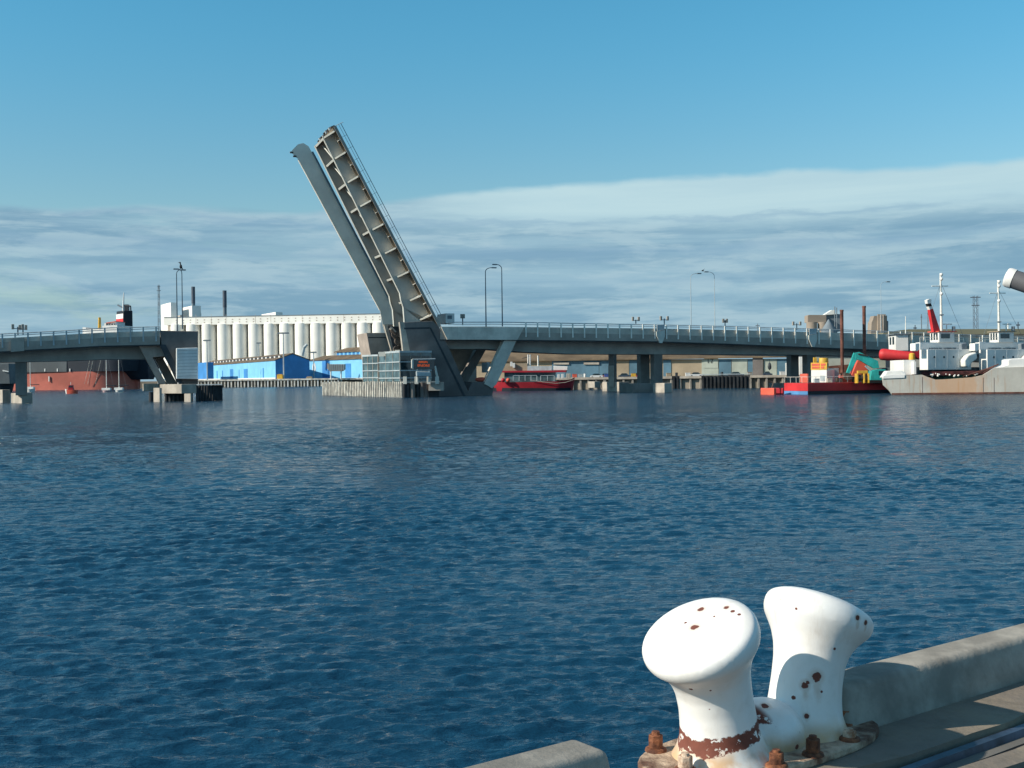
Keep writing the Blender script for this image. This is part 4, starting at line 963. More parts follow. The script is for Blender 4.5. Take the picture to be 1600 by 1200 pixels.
# ---------------- red ferry/fishing boat by the V legs
FB = Plane(840, 296, -6)
fb_ = thing('fishing_boat', FB.at(835, 0), 'dark red fishing boat with white railings moored by the wharf', 'boat')
mb = MB(); hull(mb, FB, [(764, 594, .2, 772), (776, 596.5, .8, 780), (800, 597.3, 1, 800), (870, 595.8, 1, 870), (893, 592.5, .6, 889), (898, 589.5, .1, 894)], 6.5, -.8, .8); mb.build('hull', m_redd, fb_, smooth=True)
mb = MB(); hull(mb, FB, [(768, 605.5, .5, 772), (800, 606, 1.02, 800), (870, 606, 1.02, 870), (893, 605.5, .5, 890)], 6.5, -.9, .9); mb.build('boot_top', m_shipk, fb_)
pr(MB(), FB, [(776, 579.5), (884, 578.5), (884, 581.5), (776, 582)], .6, 5).build('upper_deck', m_redd, fb_)
pr(MB(), FB, [(788, 581.8), (868, 581.5), (868, 597), (788, 597)], 1.4, 3.6).build('lower_cabin', m_glass, fb_)
pr(MB(), FB, [(786, 568), (824, 567.5), (824, 579.5), (786, 579.5)], 1.5, 3).build('upper_cabin', m_tan, fb_)
pr(MB(), FB, [(824, 572), (862, 572), (862, 579.5), (824, 579.5)], 1.5, 3).build('upper_cabin', m_rail, fb_)
pr(MB(), FB, [(865, 571.5), (887, 572.5), (887, 578.5), (865, 578.5)], 1.2, 3).build('wheelhouse', m_white, fb_, bevel=.1)
for x_ in (825, 828.4): MB().tube(FB.pt(x_, 580, 2), FB.pt(x_, 554, 2), .17, None, 6).build('derrick', m_white, fb_)
MB().tube(FB.pt(841, 580, 2.5), FB.pt(840.4, 555.5, 2.5), .2, None, 6).build('mast', m_post, fb_)
MB().tube(FB.pt(816, 560, 2.5), FB.pt(830, 556, 2.5), .08, None, 6).build('boom', m_dark, fb_)
for (xa, xb) in ((802, 839), (845, 866)):
    rr = MB(); rr.path([FB.pt(xa, 587, -.1), FB.pt(xb, 586.6, -.1)], .07)
    n_ = int((xb-xa)/9)
    for k in range(n_+1): rr.tube(FB.pt(xa+(xb-xa)*k/n_, 587, -.1), FB.pt(xa+(xb-xa)*k/n_, 595, -.1), .08, None, 5)
    rr.build('railing', m_rail, fb_)
MB().path([FB.pt(830, 594, -.4), FB.pt(850, 597, -.4), (FB.pt(868, 599, -.4)), FB.pt(884, 597.5, -.4), FB.pt(897, 593, -.3)], .07).build('mooring_rope', m_conc, fb_)
for (x_, y_) in ((799, 566.5), (803, 568.5), (873, 586), (879, 585.5), (887, 585), (890, 585)): p = FB.pt(x_, y_, .6); MB().box(-.3, .3, 0, .5, -1.0, .2, p).build('deck_locker', m_white if x_ < 880 else m_conc, fb_, bevel=.05)
for x_ in (786, 794): p = FB.pt(x_, 594, -.5); MB().ball(p, .55, 7).build('fender_buoy', m_orange if x_ > 790 else m_redd, fb_, smooth=True)
lb = thing('lifeboat', BR.at(752, 1.5, 3), 'small red float on the pier base inside the V legs', 'float')
p = BR.pt(751.5, 593, 2); MB().ball(p, .8, 8, (1.5, .8, .6)).build('hull', m_orange, lb, smooth=True); MB().tube(p, p+Vector((0, 0, -.9)), .25, .1).build('keel', m_redd, lb)
qb = QB(753, 762, 766, 232, 20, 566, ybot=582); mb = MB(); qb.box(mb); solo(mb, 'notice_panel', m_rail, 'slanting grey panel standing inside the V legs', 'panel')

# ================================================================== BARGE WITH EXCAVATOR
BG = Plane(1262, 196, 20)
bg = thing('dredging_barge', BG.at(1300, 0), 'flat red barge with blue bottom carrying the teal excavator', 'barge')
q = QB(1225, 1262, 1410, 196, 20, 598.6, zbot=-1); zb_ = W(1262, 611.3, 196).z
mb = MB(); q.box(mb, z0=zb_); mb.build('hull', m_redb, bg, bevel=.06)
mb = MB(); q.box(mb, .02, q.w+.02, -.02, q.l+.02, -1, zb_); mb.build('lower_hull', m_shipk, bg)  # blue bottom coloured black along this side to stand for shade
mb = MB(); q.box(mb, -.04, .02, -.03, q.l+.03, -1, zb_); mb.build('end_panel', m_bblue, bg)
mb = MB(); q.box(mb, .3, q.w-.3, .3, q.l-.3, q.z1, q.z1+.05); mb.build('deck', m_rust, bg)
dz = q.z1+.05
rr = MB()
for (A_, B2) in ((q.P(.1, .1, dz), q.P(q.w-.1, .1, dz)), (q.P(.1, .1, dz), q.P(.1, q.l-.1, dz))):
    n_ = int((B2-A_).length/1.5)
    for k in range(n_+1): p = A_+(B2-A_)*k/n_; rr.tube(p, p+Vector((0, 0, 1.0)), .03, None, 4)
    rr.tube(A_+Vector((0, 0, 1)), B2+Vector((0, 0, 1)), .03, None, 4)
rr.build('railing', m_post, bg)
pt2 = thing('pontoon', W(1205, 610, 200), 'small orange pontoon tied to the left end of the red barge', 'pontoon')
q_ = QB(1188, 1209, 1213, 199, 30, 606.3, zbot=-.5); q_.box(MB()).build('float', m_orange, pt2, bevel=.1)
q_ = QB(1210, 1223, 1225.5, 200, 30, 606.2, zbot=-.5); q_.box(MB()).build('float', m_redd, pt2, bevel=.1)
p = W(1206, 606, 200); MB().path([p, p+Vector((.3, 0, .9)), p+Vector((-.5, 0, 1.2))], .12).build('winch', m_machine, pt2)
def BQ(nm, m, pl_, pc_, pr_, Y, yaw, yt, yb, lab, cat, bevel=.04, **k):
    t_ = thing(nm, W(pc_, yb, Y), lab, cat); q__ = QB(pl_, pc_, pr_, Y, yaw, yt, ybot=yb, **k); q__.box(MB()).build('body', m, t_, bevel=bevel); return t_, q__
cb1, qq = BQ('site_cabin', m_white, 1267.5, 1292, 1311, 202, 52, 577.5, 598.3, 'white site cabin with yellow sign band on the red barge', 'cabin')
mb = MB(); mb.box(-.05, .02, -.05, qq.l+.02, qq.z1-.02, qq.z1+1.25, qq.b, qq.r, qq.n); yb_ = mb.build('sign_band', m_yellow, cb1)
gl = MB()
for (zz, n_) in ((.72, 9), (.22, 8)):
    for k in range(n_):
        if k == 5: continue
        a0 = qq.l*(.93-.095*k); gl.box(-.1, -.04, a0-.28, a0, qq.z1+zz, qq.z1+zz+.36, qq.b, qq.r, qq.n)
gl.build('lettering', m_orange, yb_)
mb = MB(); qq.box(mb, .1, qq.w-.1, .1, .9, qq.z0+.4, qq.z1-.2)
MB().box(-.03, .04, qq.l*.12, qq.l*.42, qq.z0+.3, qq.z0+1.3, qq.b, qq.r, qq.n).build('door', m_rail, cb1)
tk = thing('storage_tank', W(1287, 570, 206), 'yellow and green drum tank on the cabin roof', 'tank')
p = W(1287, 575, 205)
MB().lathe([(.75, 0), (.85, .25), (.85, .8)], p, n=20).build('lower_band', m_green, tk, smooth=True)
MB().lathe([(.83, .8), (.83, 1.6), (.7, 1.8)], p, n=20).build('upper_band', m_yellow, tk, smooth=True)
MB().box(-1.8, -1.3, -.3, .3, -.3, 1.9, p).build('ladder_frame', m_yellow, tk)
gb1, _ = BQ('winch_housing', m_rail, None, 1293.5, 1311, 204.5, 10, 575.5, 597, 'grey plated housing behind the white cabin on the barge', 'housing', minl=3)
bt, _ = BQ('ramp_plate', m_orange, 1250, 1262, 1264, 200, 50, 584, 598.3, 'tilted orange plate at the left end of the barge deck', 'plate')
for i, (x0, x1, y0, y1, lab) in enumerate(((1316, 1317.6, 484, 597, 'left and shorter brown spud pile through the barge'), (1350, 1352.5, 478, 597, 'right and taller brown spud pile through the barge'))):
    a = BG.pt(x1, y1, 4); zt_ = BG.pt(x0, y0, 4).z
    o_ = MB().tube((a.x-.15, a.y, -3), (a.x-.15, a.y, zt_), .30, None, 16).tube((a.x-.15, a.y, zt_-.3), (a.x-.15, a.y, zt_), .34, None, 16)
    solo(o_, 'spud_pile', m_rust, lab, 'pile', 'spud piles of the barge', smooth=True)
# excavator
EX = Plane(1355, 199, 0)
ex = thing('excavator', EX.at(1370, dz), 'teal excavator with folded arm on the red barge', 'excavator')
def exq(nm, m, pts, v, t_, bevel=.04): return pr(MB(), EX, pts, v, t_).build(nm, m, ex, bevel=bevel)
exq('boom', m_teal, [(1336, 551.5), (1343, 550), (1372, 564), (1374, 575), (1366, 576), (1345, 564), (1337, 560.5)], 1.2, .6)
exq('stick', m_teal, [(1334.5, 551), (1341, 553), (1340, 561), (1327, 585), (1322.5, 583.5)], 1.25, .5)
exq('cab', m_teal, [(1362, 580), (1372, 577), (1384, 577), (1386, 594), (1360, 594)], .4, 2.4)
exq('counterweight', m_teal, [(1384, 580), (1396, 581), (1396, 594), (1385, 594)], .3, 2.6, .1)
exq('cab_window', m_glassd, [(1373, 579.5), (1381, 579.5), (1382, 586), (1373, 586)], .33, .1)
exq('bucket', m_machine, [(1321, 582), (1330, 584), (1332, 592), (1324, 595), (1318, 590)], 1.0, 1.2)
MB().tube(EX.pt(1352, 572, 1.5), EX.pt(1366, 585, 1.5), .14, None, 8).build('hydraulic_ram', m_rail, ex)
MB().tube(EX.pt(1341, 553, 1.1), EX.pt(1356, 556, 1.1), .12, None, 8).build('hydraulic_ram', m_machine, ex)
for vv in (.2, 2.6): exq('track', m_black, [(1358, 594), (1392, 594), (1394, 596.5), (1391, 599), (1359, 599), (1356, 596.5)], vv, .5, .08)
hp2 = thing('red_hopper', W(1340, 590, 203), 'faded red cone-shaped hopper behind the excavator arm', 'hopper')
pr(MB(), Plane(1340, 203, 0), [(1340, 563), (1350, 564), (1356, 574), (1357, 592), (1328, 592)], 0, 3).build('body', m_orange, hp2, bevel=.1)
wn = thing('yellow_winch', W(1346, 596, 198), 'yellow winch at the foot of the taller spud pile', 'winch')
pw = W(1347, 590, 197.5); MB().tube(pw-Vector((.9, 0, 0)), pw+Vector((.9, 0, 0)), .55, None, 14).build('drum', m_machine, wn)
for dx in (-.95, .2, .95): MB().box(-.12, .12, -.7, .7, -.95, .7, pw+Vector((dx, 0, 0))).build('frame', m_yellow, wn, bevel=.04)
MB().box(-.8, .9, -.4, .4, .7, 1.2, pw).build('guard', m_yellow, wn, bevel=.05)
for i, (x_, y_, m_, lab, sx) in enumerate(((1322, 594.5, m_orange, 'pale red crate beside the shorter spud pile', 1.0), (1334, 595, m_machine, 'brown crate between the two spud piles', .7), (1297, 597, m_conc, 'small pale crate in front of the grey housing', .4), (1277, 597.5, m_rail, 'grey coil box at the corner of the white cabin', .4), (1312, 596, m_machine, 'brown crate left of the shorter spud pile', .5))):
    p = BG.pt(x_, y_, 1.5); p.z = dz; mb = MB().box(-sx, sx, 0, 1, 0, .75*sx+.3, p); mb.box(-sx*1.06, sx*1.06, -.05, 1.05, .75*sx+.3, .75*sx+.4, p); solo(mb, 'crate', m_, lab, 'crate', 'crates on the barge')
# ================================================================== HOPPER BARGE (rusty) and two harbour ships
HB = Plane(1400, 184, -9)
hb = thing('hopper_barge', HB.at(1490, 0), 'pale rust-streaked barge hull with weedy green hold, nearest vessel on the right', 'barge')
st_ = [(1378.5, 590, 1400), (1441, 585.5, 1441), (1448, 588.5, 1448), (1462, 593.2, 1462), (1480, 592.5, 1480), (1520, 589.5, 1520), (1536, 586, 1536), (1553, 575.5, 1553), (1560, 574.5, 1560), (1700, 570, 1700)]
side = MB()
pts = [HB.pt(1378.5, 590.5), HB.pt(1380, 588)]+[HB.pt(a_, b_) for a_, b_, _ in st_[1:]]
base = [HB.at(1700, -1), HB.at(1400, -1), HB.pt(1390, 611), HB.pt(1380.5, 602)]
def plate(v, t_, nm, m): MB().prism([p+HB.n*v+HB.r*(v*.8) for p in pts+base], HB.n*t_).build(nm, m, hb)
HX = HB.n*8.4+HB.r*6.7
plate(0, .5, 'hull_side', m_hopper); plate(8.5, .5, 'hull_side', m_hopper)
MB().prism([HB.pt(1378.6, 590.5, .3), HB.pt(1380.5, 602, .3), HB.pt(1390, 611, .3), HB.at(1400, -1, .3), HB.at(1402, -1, .3), HB.pt(1393, 611, .3), HB.pt(1383, 602, .3), HB.pt(1382, 588.5, .3)], HX).build('bow_plate', m_hopper, hb, smooth=False)
MB().prism([HB.pt(1380, 589.3, .3), HB.pt(1441, 586.3, .3), HB.pt(1441, 587.5, .3), HB.pt(1380, 590.5, .3)], HX).build('fore_deck', m_rust, hb)
MB().prism([HB.pt(1560, 576, .3), HB.pt(1700, 571.5, .3), HB.pt(1700, 573, .3), HB.pt(1560, 577.5, .3)], HX).build('aft_deck', m_rust, hb)
pr(MB(), HB, [(1436, 585), (1556, 577.5), (1556, 600), (1436, 600)], 6, .4).build('hold_wall', m_greenh, hb)
ps_ = [(a_, b_) for a_, b_, _ in st_]
pr(MB(), HB, [(1380, 587), (1395, 585), (1414, 585.5), (1414, 590.5), (1379, 592)], -.15, .4).build('bulwark', m_white, hb, bevel=.06)
pr(MB(), HB, [(1378.5, 590), (1386, 579.5), (1408, 578.5), (1416, 583.5), (1416, 588), (1380, 590)], .55, 3).build('bulwark', m_white, hb, bevel=.15)
pr(MB(), HB, [(1562, 575.5), (1575, 570), (1575, 562), (1580, 560.5), (1700, 553), (1700, 571), (1562, 576)], .4, 4).build('bulwark', m_white, hb, bevel=.15)
rs = MB()
A = HB.at(1393, .02, -.03); B_ = HB.at(1700, .02, -.03); MB().prism([A, B_, B_+Vector((0, 0, .28)), A+Vector((0, 0, .28))], HB.n*.04).build('waterline_band', m_rust, hb)
for x_ in (1441, 1536, 1553): pr(MB(), HB, [(x_, 589 if x_ < 1500 else 590), (x_+.5, 589 if x_ < 1500 else 590), (x_+.5, 617), (x_, 617)], -.03, .03).build('hull_seam', m_rust, hb)
mbg = MB()
random.seed(11)
for k in range(26):
    p = HB.pt(random.uniform(1446, 1548), random.uniform(583.5, 588.5), random.uniform(2.0, 5.5)); mbg = MB().ball(p, random.uniform(.10, .2), 5); mbg.build('hold_float', m_post, hb)
m_silt = mat('red brown hold litter', (.10, .03, .03), .9, .3, 1.5)
pr(MB(), HB, [(1440, 581), (1556, 578.5), (1556, 583), (1440, 588)], 5.6, .3).build('hold_litter', m_silt, hb)
for k in range(5): MB().tube(HB.pt(1505+k*8, 588-k*1.5, 2), HB.pt(1540+k*5, 577-k*2, 5), .09, None, 5).build('pipe', m_rust, hb)
def vessel(px0, Y, lab, variant=0):
    D = px0; pl_ = Plane(D+1450, Y, 18); t_ = thing('harbour_ship', pl_.at(D+1480, 0), lab, 'ship', 'twin white harbour ships')
    def V(nm, m, pts_, v, th, bevel=.05, par=None): return pr(MB(), pl_, [(D+a_, b_) for a_, b_ in pts_], v, th).build(nm, m, par or t_, bevel=bevel)
    mb = MB(); hull(mb, pl_, [(D+1383, 575, .5, D+1396), (D+1400, 574, .9, D+1405), (D+1640, 575, 1, D+1640)], 10, -1, .85, 6); mb.build('hull', m_shipg, t_, smooth=False)
    # superstructure: deck house (white, left end lit), upper house, wheelhouse
    qd = QB(D+1437, D+1450, D+1518, Y-1, 18, 546, ybot=578); qd.box(MB()).build('deck_house', m_bluew, t_, bevel=.05)
    qu = QB(D+1431, D+1438, D+1506, Y+1.5, 18, 535, ybot=546.5); qu.box(MB()).build('upper_house', m_bluew, t_, bevel=.05)
    qw = QB(D+1453.5, D+1468, D+1492, Y+2.5, 18, 518.5, ybot=535); qw.box(MB()).build('wheelhouse', m_bluew, t_, bevel=.05)
    for k in range(3):
        mb = MB(); mb.box(-.06, .02, qw.l*(.14+.28*k), qw.l*(.30+.28*k), qw.z0+.45, qw.z1-.2, qw.b, qw.r, qw.n); mb.build('window', m_glassd, t_)
    mb = MB(); mb.box(qw.w*.12, qw.w*.7, -.05, .02, qw.z0+.7, qw.z1-.35, qw.b, qw.r, qw.n); mb.build('window', m_glassd, t_)
    mb = MB(); mb.box(-.3, qw.w+.3, -.3, qw.l+.2, qw.z1, qw.z1+.14, qw.b, qw.r, qw.n); mb.build('roof', m_orange if variant == 0 else m_tan, t_)
    up_l = Plane(D+1438, Y+1.35, 18)
    random.seed(31)
    glyphs(up_l, D+1452, D+1472, 543.3, 545.6, 8, -.02, m_far, t_)
    glyphs(up_l, D+1475, D+1495, 543.3, 545.6, 9, -.02, m_far, t_)
    for k in range(3): V('rail_post', m_rail, [(1462+k*18, 547), (1462.2+k*18, 547), (1462.2+k*18, 575), (1462+k*18, 575)], -1.15, .05, 0)
    V('lamp_box', m_white, [(1430, 536.5), (1437, 536), (1437, 546), (1434, 549), (1430, 548)], -.6, 1.4, .1)
    # mast with crosstree, lights
    xm = D+(1473 if variant == 0 else 1470); yt = 427 if variant == 0 else 438
    MB().tube(pl_.pt(xm-2, 519, 5), pl_.pt(xm-3.5+(0 if variant == 0 else 0), yt, 5), .24, .16, 8).build('mast', m_post, t_, smooth=True)
    MB().tube(pl_.pt(xm-17, yt+20, 5), pl_.pt(xm+8, yt+20, 5), .09, None, 6).build('crosstree', m_post, t_)
    for yy in (yt+2, yt+9, yt+32): p = pl_.pt(xm-2, yy, 4.6); MB().ball(p, .30, 6).build('mast_lamp', m_white, t_, smooth=True)
    for yy in (yt+65,): p = pl_.pt(xm-2, yy, 5); MB().box(-.3, .3, -.3, .3, -.1, .1, p).build('mast_band', m_far, t_)
    MB().tube(pl_.pt(D+1479, 519, 5), pl_.pt(D+1479, 508, 5), .1, None, 6).build('radar_post', m_post, t_)
    MB().tube(pl_.pt(D+1474, 506.5, 5), pl_.pt(D+1487, 506.5, 5), .12, None, 6).build('radar_bar', m_post, t_)
    MB().tube(pl_.pt(D+1490, 519, 5), pl_.pt(D+1490, 510, 5), .3, .3, 8).build('vent', m_far, t_)
    V('vent_cowl', m_post, [(1508, 573), (1507, 563), (1512, 556), (1517, 553), (1526, 550), (1528, 560), (1520, 566), (1514, 574)], -2.2, 1.2, .2)
    MB().ball(pl_.pt(D+1534 if variant == 0 else D+1620, 537, 3), .6, 7, (1.3, 1, .6)).build('searchlight', m_white, t_, smooth=True)
    for (xe, ye) in ((D+1510, 537), (D+1440, 536)): MB().tube(pl_.pt(xm-3, yt+14, 5), pl_.pt(xe, ye, 5), .03, None, 4).build('stay', m_far, t_)
    rr = MB(); rr.path([qu.P(0, 0, qu.z1+.9), qu.P(qu.w, 0, qu.z1+.9)], .03, 4); rr.path([qu.P(0, 0, qu.z1+.5), qu.P(qu.w, 0, qu.z1+.5)], .02, 4)
    for k in range(9): rr.tube(qu.P(qu.w*k/8, 0, qu.z1), qu.P(qu.w*k/8, 0, qu.z1+.9), .03, None, 4)
    rr.build('railing', m_post, t_)
    for k in range(4):
        c_ = qd.P(qd.w*(.15+.22*k), -.03, qd.z0+(qd.z1-qd.z0)*.62); MB().tube(c_, c_+qd.n*.06, .2, None, 12).build('porthole', m_glassd, t_)
    V('life_raft', m_far, [(1502, 537), (1511, 535), (1511, 545), (1503, 547)], -.8, .8, .15)
    return t_, pl_
v1, VP1 = vessel(0, 197, 'white harbour ship with red funnel crane and tall mast, left of the twin pair')
v2, VP2 = vessel(93, 199, 'white harbour ship with tan roof trim, right of the twin pair', 1)
# red inclined crane boom on ship one
cr = thing('deck_crane', VP1.at(1460, 12, 2), 'red inclined crane boom with black and white tip above the wheelhouse', 'crane')
def cb(pts_, nm, m): return pr(MB(), VP1, pts_, 2, .7).build(nm, m, cr, bevel=.04)
cb([(1453, 484), (1458, 482), (1470, 519), (1459, 519)], 'boom', m_redb)
cb([(1451, 479), (1456.5, 478.5), (1458, 482), (1453, 484)], 'white_band', m_white)
cb([(1450, 474.5), (1455, 474), (1456.5, 478.5), (1451.3, 479)], 'black_band', m_black)
cb([(1448.5, 469), (1452, 467), (1455.5, 467.5), (1455.5, 473.8), (1449.5, 474.5)], 'tip', m_white)
# big red tug funnel / buoy tank left of it
rt_ = thing('red_buoy_tank', W(1400, 552, 202), 'big red horizontal tank lying on the deck behind the teal excavator', 'tank')
a = W(1374, 553.5, 206); b3 = W(1422, 557, 204)
mb = MB().lathe([(.75, 0), (1.0, .25), (1.05, .9), (.95, 3.0), (.85, (b3-a).length)], a, (b3-a), 20); mb.build('shell', m_redb, rt_, smooth=True)
dq = QB(1384, 1392, 1424, 208, -4, 561, ybot=585); dq.box(MB()).build('cradle', m_shipk, rt_)
# white tug cabin
tb = thing('tug_cabin', W(1392, 545, 212), 'narrow white wheelhouse with tall windows behind the red tank', 'cabin')
q = QB(1389, 1400, 1420, 212, -4, 522.5, ybot=548); q.box(MB()).build('wheelhouse', m_bluew, tb, bevel=.05)
for k in range(2): mb = MB(); mb.box(-.05, .02, q.l*(.2+.4*k), q.l*(.42+.4*k), q.z0+1.2, q.z1-.4, q.b, q.r, q.n); mb.build('window', m_glassd, tb)
mb = MB(); mb.box(-.4, q.w+.3, -.4, q.l+.3, q.z1, q.z1+.15, q.b, q.r, q.n); mb.build('roof', m_far, tb)
MB().tube(W(1415, 522, 213), W(1415, 494, 213), .1, .06, 6).build('aerial', m_post, tb)
MB().tube(W(1417, 547, 213), W(1421, 520, 213), .14, .1, 6).build('mast', m_tan, tb)
# white deck box and items on the hopper fore deck
db_, q = BQ('deck_box', m_white, 1391, 1412, 1430, 187, -4, 562.5, 586, 'tall white deck box near the bow of the rusty barge', 'deck box')
db2, q = BQ('deck_box', m_white, 1418, 1428, 1432, 185.6, -4, 565, 585, 'slim white ventilator box right of the tall white deck box', 'deck box')
# pile of orange drums / gear
dr = solo(MB().lathe([(.5, 0), (.55, .3), (.5, 1.2), (.3, 1.4)], W(1425, 557, 200)-Vector((0, 0, .8)), n=12), 'yellow_drum', m_yellow, 'yellow drum between the red tank and the white ship', 'drum')
dr = solo(MB().box(-1.8, 1.5, 0, 1, -.9, .6, W(1441, 552, 204)).box(-1.2, .9, .1, .9, .6, 1.1, W(1441, 552, 204)), 'net_bin', m_redd, 'dark red net bin left of the white deck house', 'bin', bevel=.06)

# ================================================================== FAR RIGHT
q = None
# far warehouse with olive roof band
FW = Plane(1500, 420, 0)
fw_ = thing('warehouse', FW.at(1500, zr_), 'long far shed with olive roof line behind the twin white ships', 'warehouse')
pr(MB(), FW, [(1384, 522), (1800, 521), (1800, 585), (1384, 585)], 0, 30).build('wall', m_girder, fw_)
pr(MB(), FW, [(1380, 519.5), (1420, 514.5), (1800, 513), (1800, 521.5), (1380, 522.3)], -1, 32).build('roof', m_olive, fw_)
for k in range(9): pr(MB(), FW, [(1396+k*26, 524), (1396.8+k*26, 524), (1396.8+k*26, 560), (1396+k*26, 560)], -.3, .3).build('downpipe', m_tan, fw_)
wb = thing('warehouse', FW.at(1310, zr_), 'pale far shed wall seen below the bridge behind the barge', 'warehouse')
PW = Plane(1330, 300, -6)
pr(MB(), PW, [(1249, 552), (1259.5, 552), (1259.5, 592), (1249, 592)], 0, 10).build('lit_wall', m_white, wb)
pr(MB(), PW, [(1274, 553), (1420, 553), (1420, 592), (1274, 592)], 2, 12).build('wall', m_paleg, wb)
pr(MB(), PW, [(1274, 549.5), (1420, 549.5), (1420, 553.3), (1274, 553.3)], 1.2, 14).build('roof', m_tan, wb)
pr(MB(), PW, [(1295, 572), (1345, 568), (1345, 592), (1295, 592)], -1, 3).build('lean_to', m_rust, wb)
# cement silos far right
cs_ = thing('cement_works', W(1285, 500, 1150), 'brown cement silos with round tanks above the bridge deck', 'cement works')
def fb2(nm, m, pts_, Y, t_, root): pl_ = Plane(pts_[0][0], Y, 0); return pr(MB(), pl_, pts_, 0, t_).build(nm, m, root)
fb2('upper_house', m_ochre, [(1262.5, 493.5), (1264, 492), (1291, 492), (1291, 503.5), (1262.5, 503.5)], 1150, 14, cs_)
fb2('upper_house', m_far, [(1291, 492), (1309, 490.5), (1313, 491), (1313, 518), (1291, 518)], 1156, 14, cs_)
for x_ in (1268.5, 1286): p = W(x_, 530, 1150); MB().tube((p.x, p.y, 2), (p.x, p.y, W(x_, 503.5, 1150).z), 5.2, None, 20).build('tank', m_ochre, cs_, smooth=True)
fb2('cone_roof', m_silo, [(1288, 492), (1300, 484.5), (1304, 484.5), (1306, 491)], 1154, 10, cs_)
for (x_, y_) in ((1304.5, 479), (1307.5, 480.5)): p = W(x_, 505, 1150); MB().tube((p.x, p.y, 20), (p.x, p.y, W(x_, y_, 1150).z), .5, None, 6).build('vent_pipe', m_far, cs_)
p = W(1295, 530, 1140); MB().lathe([(9, 0), (7, 12), (3, 18), (.5, 22)], (p.x, p.y, W(1295, 518, 1140).z-10), n=14).build('stockpile_cover', m_far, cs_, smooth=True)
ct = thing('concrete_tower', W(1376, 500, 1300), 'stepped pale brown concrete silo tower far behind the barge', 'silo tower')
fb2('tower', m_ochre, [(1362, 504), (1364, 500), (1366, 493.5), (1386, 493), (1386, 530), (1360.5, 530)], 1300, 14, ct)
fb2('core', m_ochre, [(1372, 491), (1384, 491), (1384, 530), (1372, 530)], 1297, 3, ct)
for x_ in (1375.5, 1379.5): fb2('duct', m_silog, [(x_, 491.5), (x_+1.2, 491.5), (x_+1.2, 525), (x_, 525)], 1295.5, 1, ct)
fb2('annex', m_far, [(1386, 501), (1388, 502), (1388, 530), (1386, 530)], 1304, 10, ct)
lattice(1525, 462, 700, 5.5, 'dark column-like lattice pylon between the twin ship masts', ((2.5, 8), (15, 6)), m=m_stack, legs=False)
def mast(px_, yt, Y, lab, arm=2.2, m=m_far, hd=0):
    p = W(px_, 530, Y); zt_ = W(px_, yt, Y).z; s_ = thing('radio_mast', (p.x, p.y, 2), lab, 'mast', 'thin masts behind the bridge')
    MB().tube((p.x, p.y, 2), (p.x, p.y, zt_), .4, .25, 6).build('pole', m, s_)
    aw = arm/F*Y; MB().box(-aw, aw, -.2, .2, -.3, .3, Vector((p.x, p.y, zt_-1.5))).build('cross_arm', m, s_)
mast(1440, 491, 600, 'thin mast with lamp left of the red crane boom', 1.2)
mast(1430, 508, 600, 'short dark mast nearest the aerial of the white wheelhouse', 2.6, m_stack)
mast(1450, 486, 640, 'thin faint mast just left of the red crane boom', 1.0)
mast(1591, 503, 560, 'dark mast with crossbar at the right edge of the view', 2.8, m_stack)
mast(1575, 505, 560, 'pale short mast beside the right ship mast', 1.2, m_post)
mast(1184, 505.5, 800, 'far pale mast behind the bridge right of the street lamps', 3.2)
# far ground behind (low shore line)
tl = MB()
# ================================================================== FOREGROUND QUAY
DK = 2.0
dd_ = Vector((.80, .60, 0)).normalized(); nn_ = Vector((dd_.y, -dd_.x, 0))     # nn_ points to the land side
K0 = Vector((1.41, 5.09, 0))                                                 # inner top line of the kerb
def Q(a_, b_, z_): return K0 + dd_*a_ + nn_*b_ + Vector((0, 0, z_))
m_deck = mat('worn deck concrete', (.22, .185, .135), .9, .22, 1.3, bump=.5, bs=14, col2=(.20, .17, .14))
m_deckshade = mat('deck in shadow colour', (.035, .036, .042), .85, .3, 2.0, bump=.6, bs=30)  # near-black deck colour stands for a shadow lying over it
m_kerb = mat('kerb concrete', (.34, .315, .27), .9, .16, 3.2, bump=.3, bs=22, streak=.55, scol=(.13, .11, .095))
m_sub = mat('quay wall concrete', (.20, .19, .17), .9, .15, .8, bump=.3)
mb = MB(); mb.prism([Q(-40, -.22, DK-.05), Q(60, -.22, DK-.05), Q(60, .5, DK-.05), Q(-40, .5, DK-.05)], Vector((0, 0, -3.4))); o = mb.build('quay_wall', m_sub); o['kind'] = 'structure'
# deck strip next to the kerb, slightly raised, gently irregular edge
edge = []; random.seed(2)
for k in range(0, 130):
    a_ = -10+k*.25; edge.append(Q(a_, .355+.02*math.sin(a_*3.1)+.012*math.sin(a_*9+1), DK))
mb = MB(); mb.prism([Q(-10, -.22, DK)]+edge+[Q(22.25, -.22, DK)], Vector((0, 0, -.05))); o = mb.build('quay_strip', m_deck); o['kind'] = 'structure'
mb = MB(); mb.prism([Q(-40, .30, DK-.055), Q(60, .30, DK-.055), Q(60, 60, DK-.055), Q(-40, 60, DK-.055)], Vector((0, 0, -1))); o = mb.build('quay_deck', m_deckshade); o['kind'] = 'structure'
edge = [Q(-10+k*.3, .55+.02*math.sin(k*1.3)+.02*math.sin(k*.5), DK-.03) for k in range(100)]; e2 = [Q(-10+k*.3, .64+.03*math.sin(k*.9+1), DK-.03) for k in reversed(range(100))]
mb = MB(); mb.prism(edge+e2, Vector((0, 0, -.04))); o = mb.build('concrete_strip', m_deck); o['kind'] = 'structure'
m_railst = mat('worn steel rail', (.06, .085, .13), .4, .3, 3, metal=.4)
mb = MB(); mb.prism([Q(-40, .39, DK-.055), Q(-40, .45, DK-.055), Q(-40, .44, DK-.02), Q(-40, .40, DK-.02)], dd_*100); solo(mb, 'crane_rail', m_railst, 'steel crane rail let into the dark quay deck at lower right', 'rail')
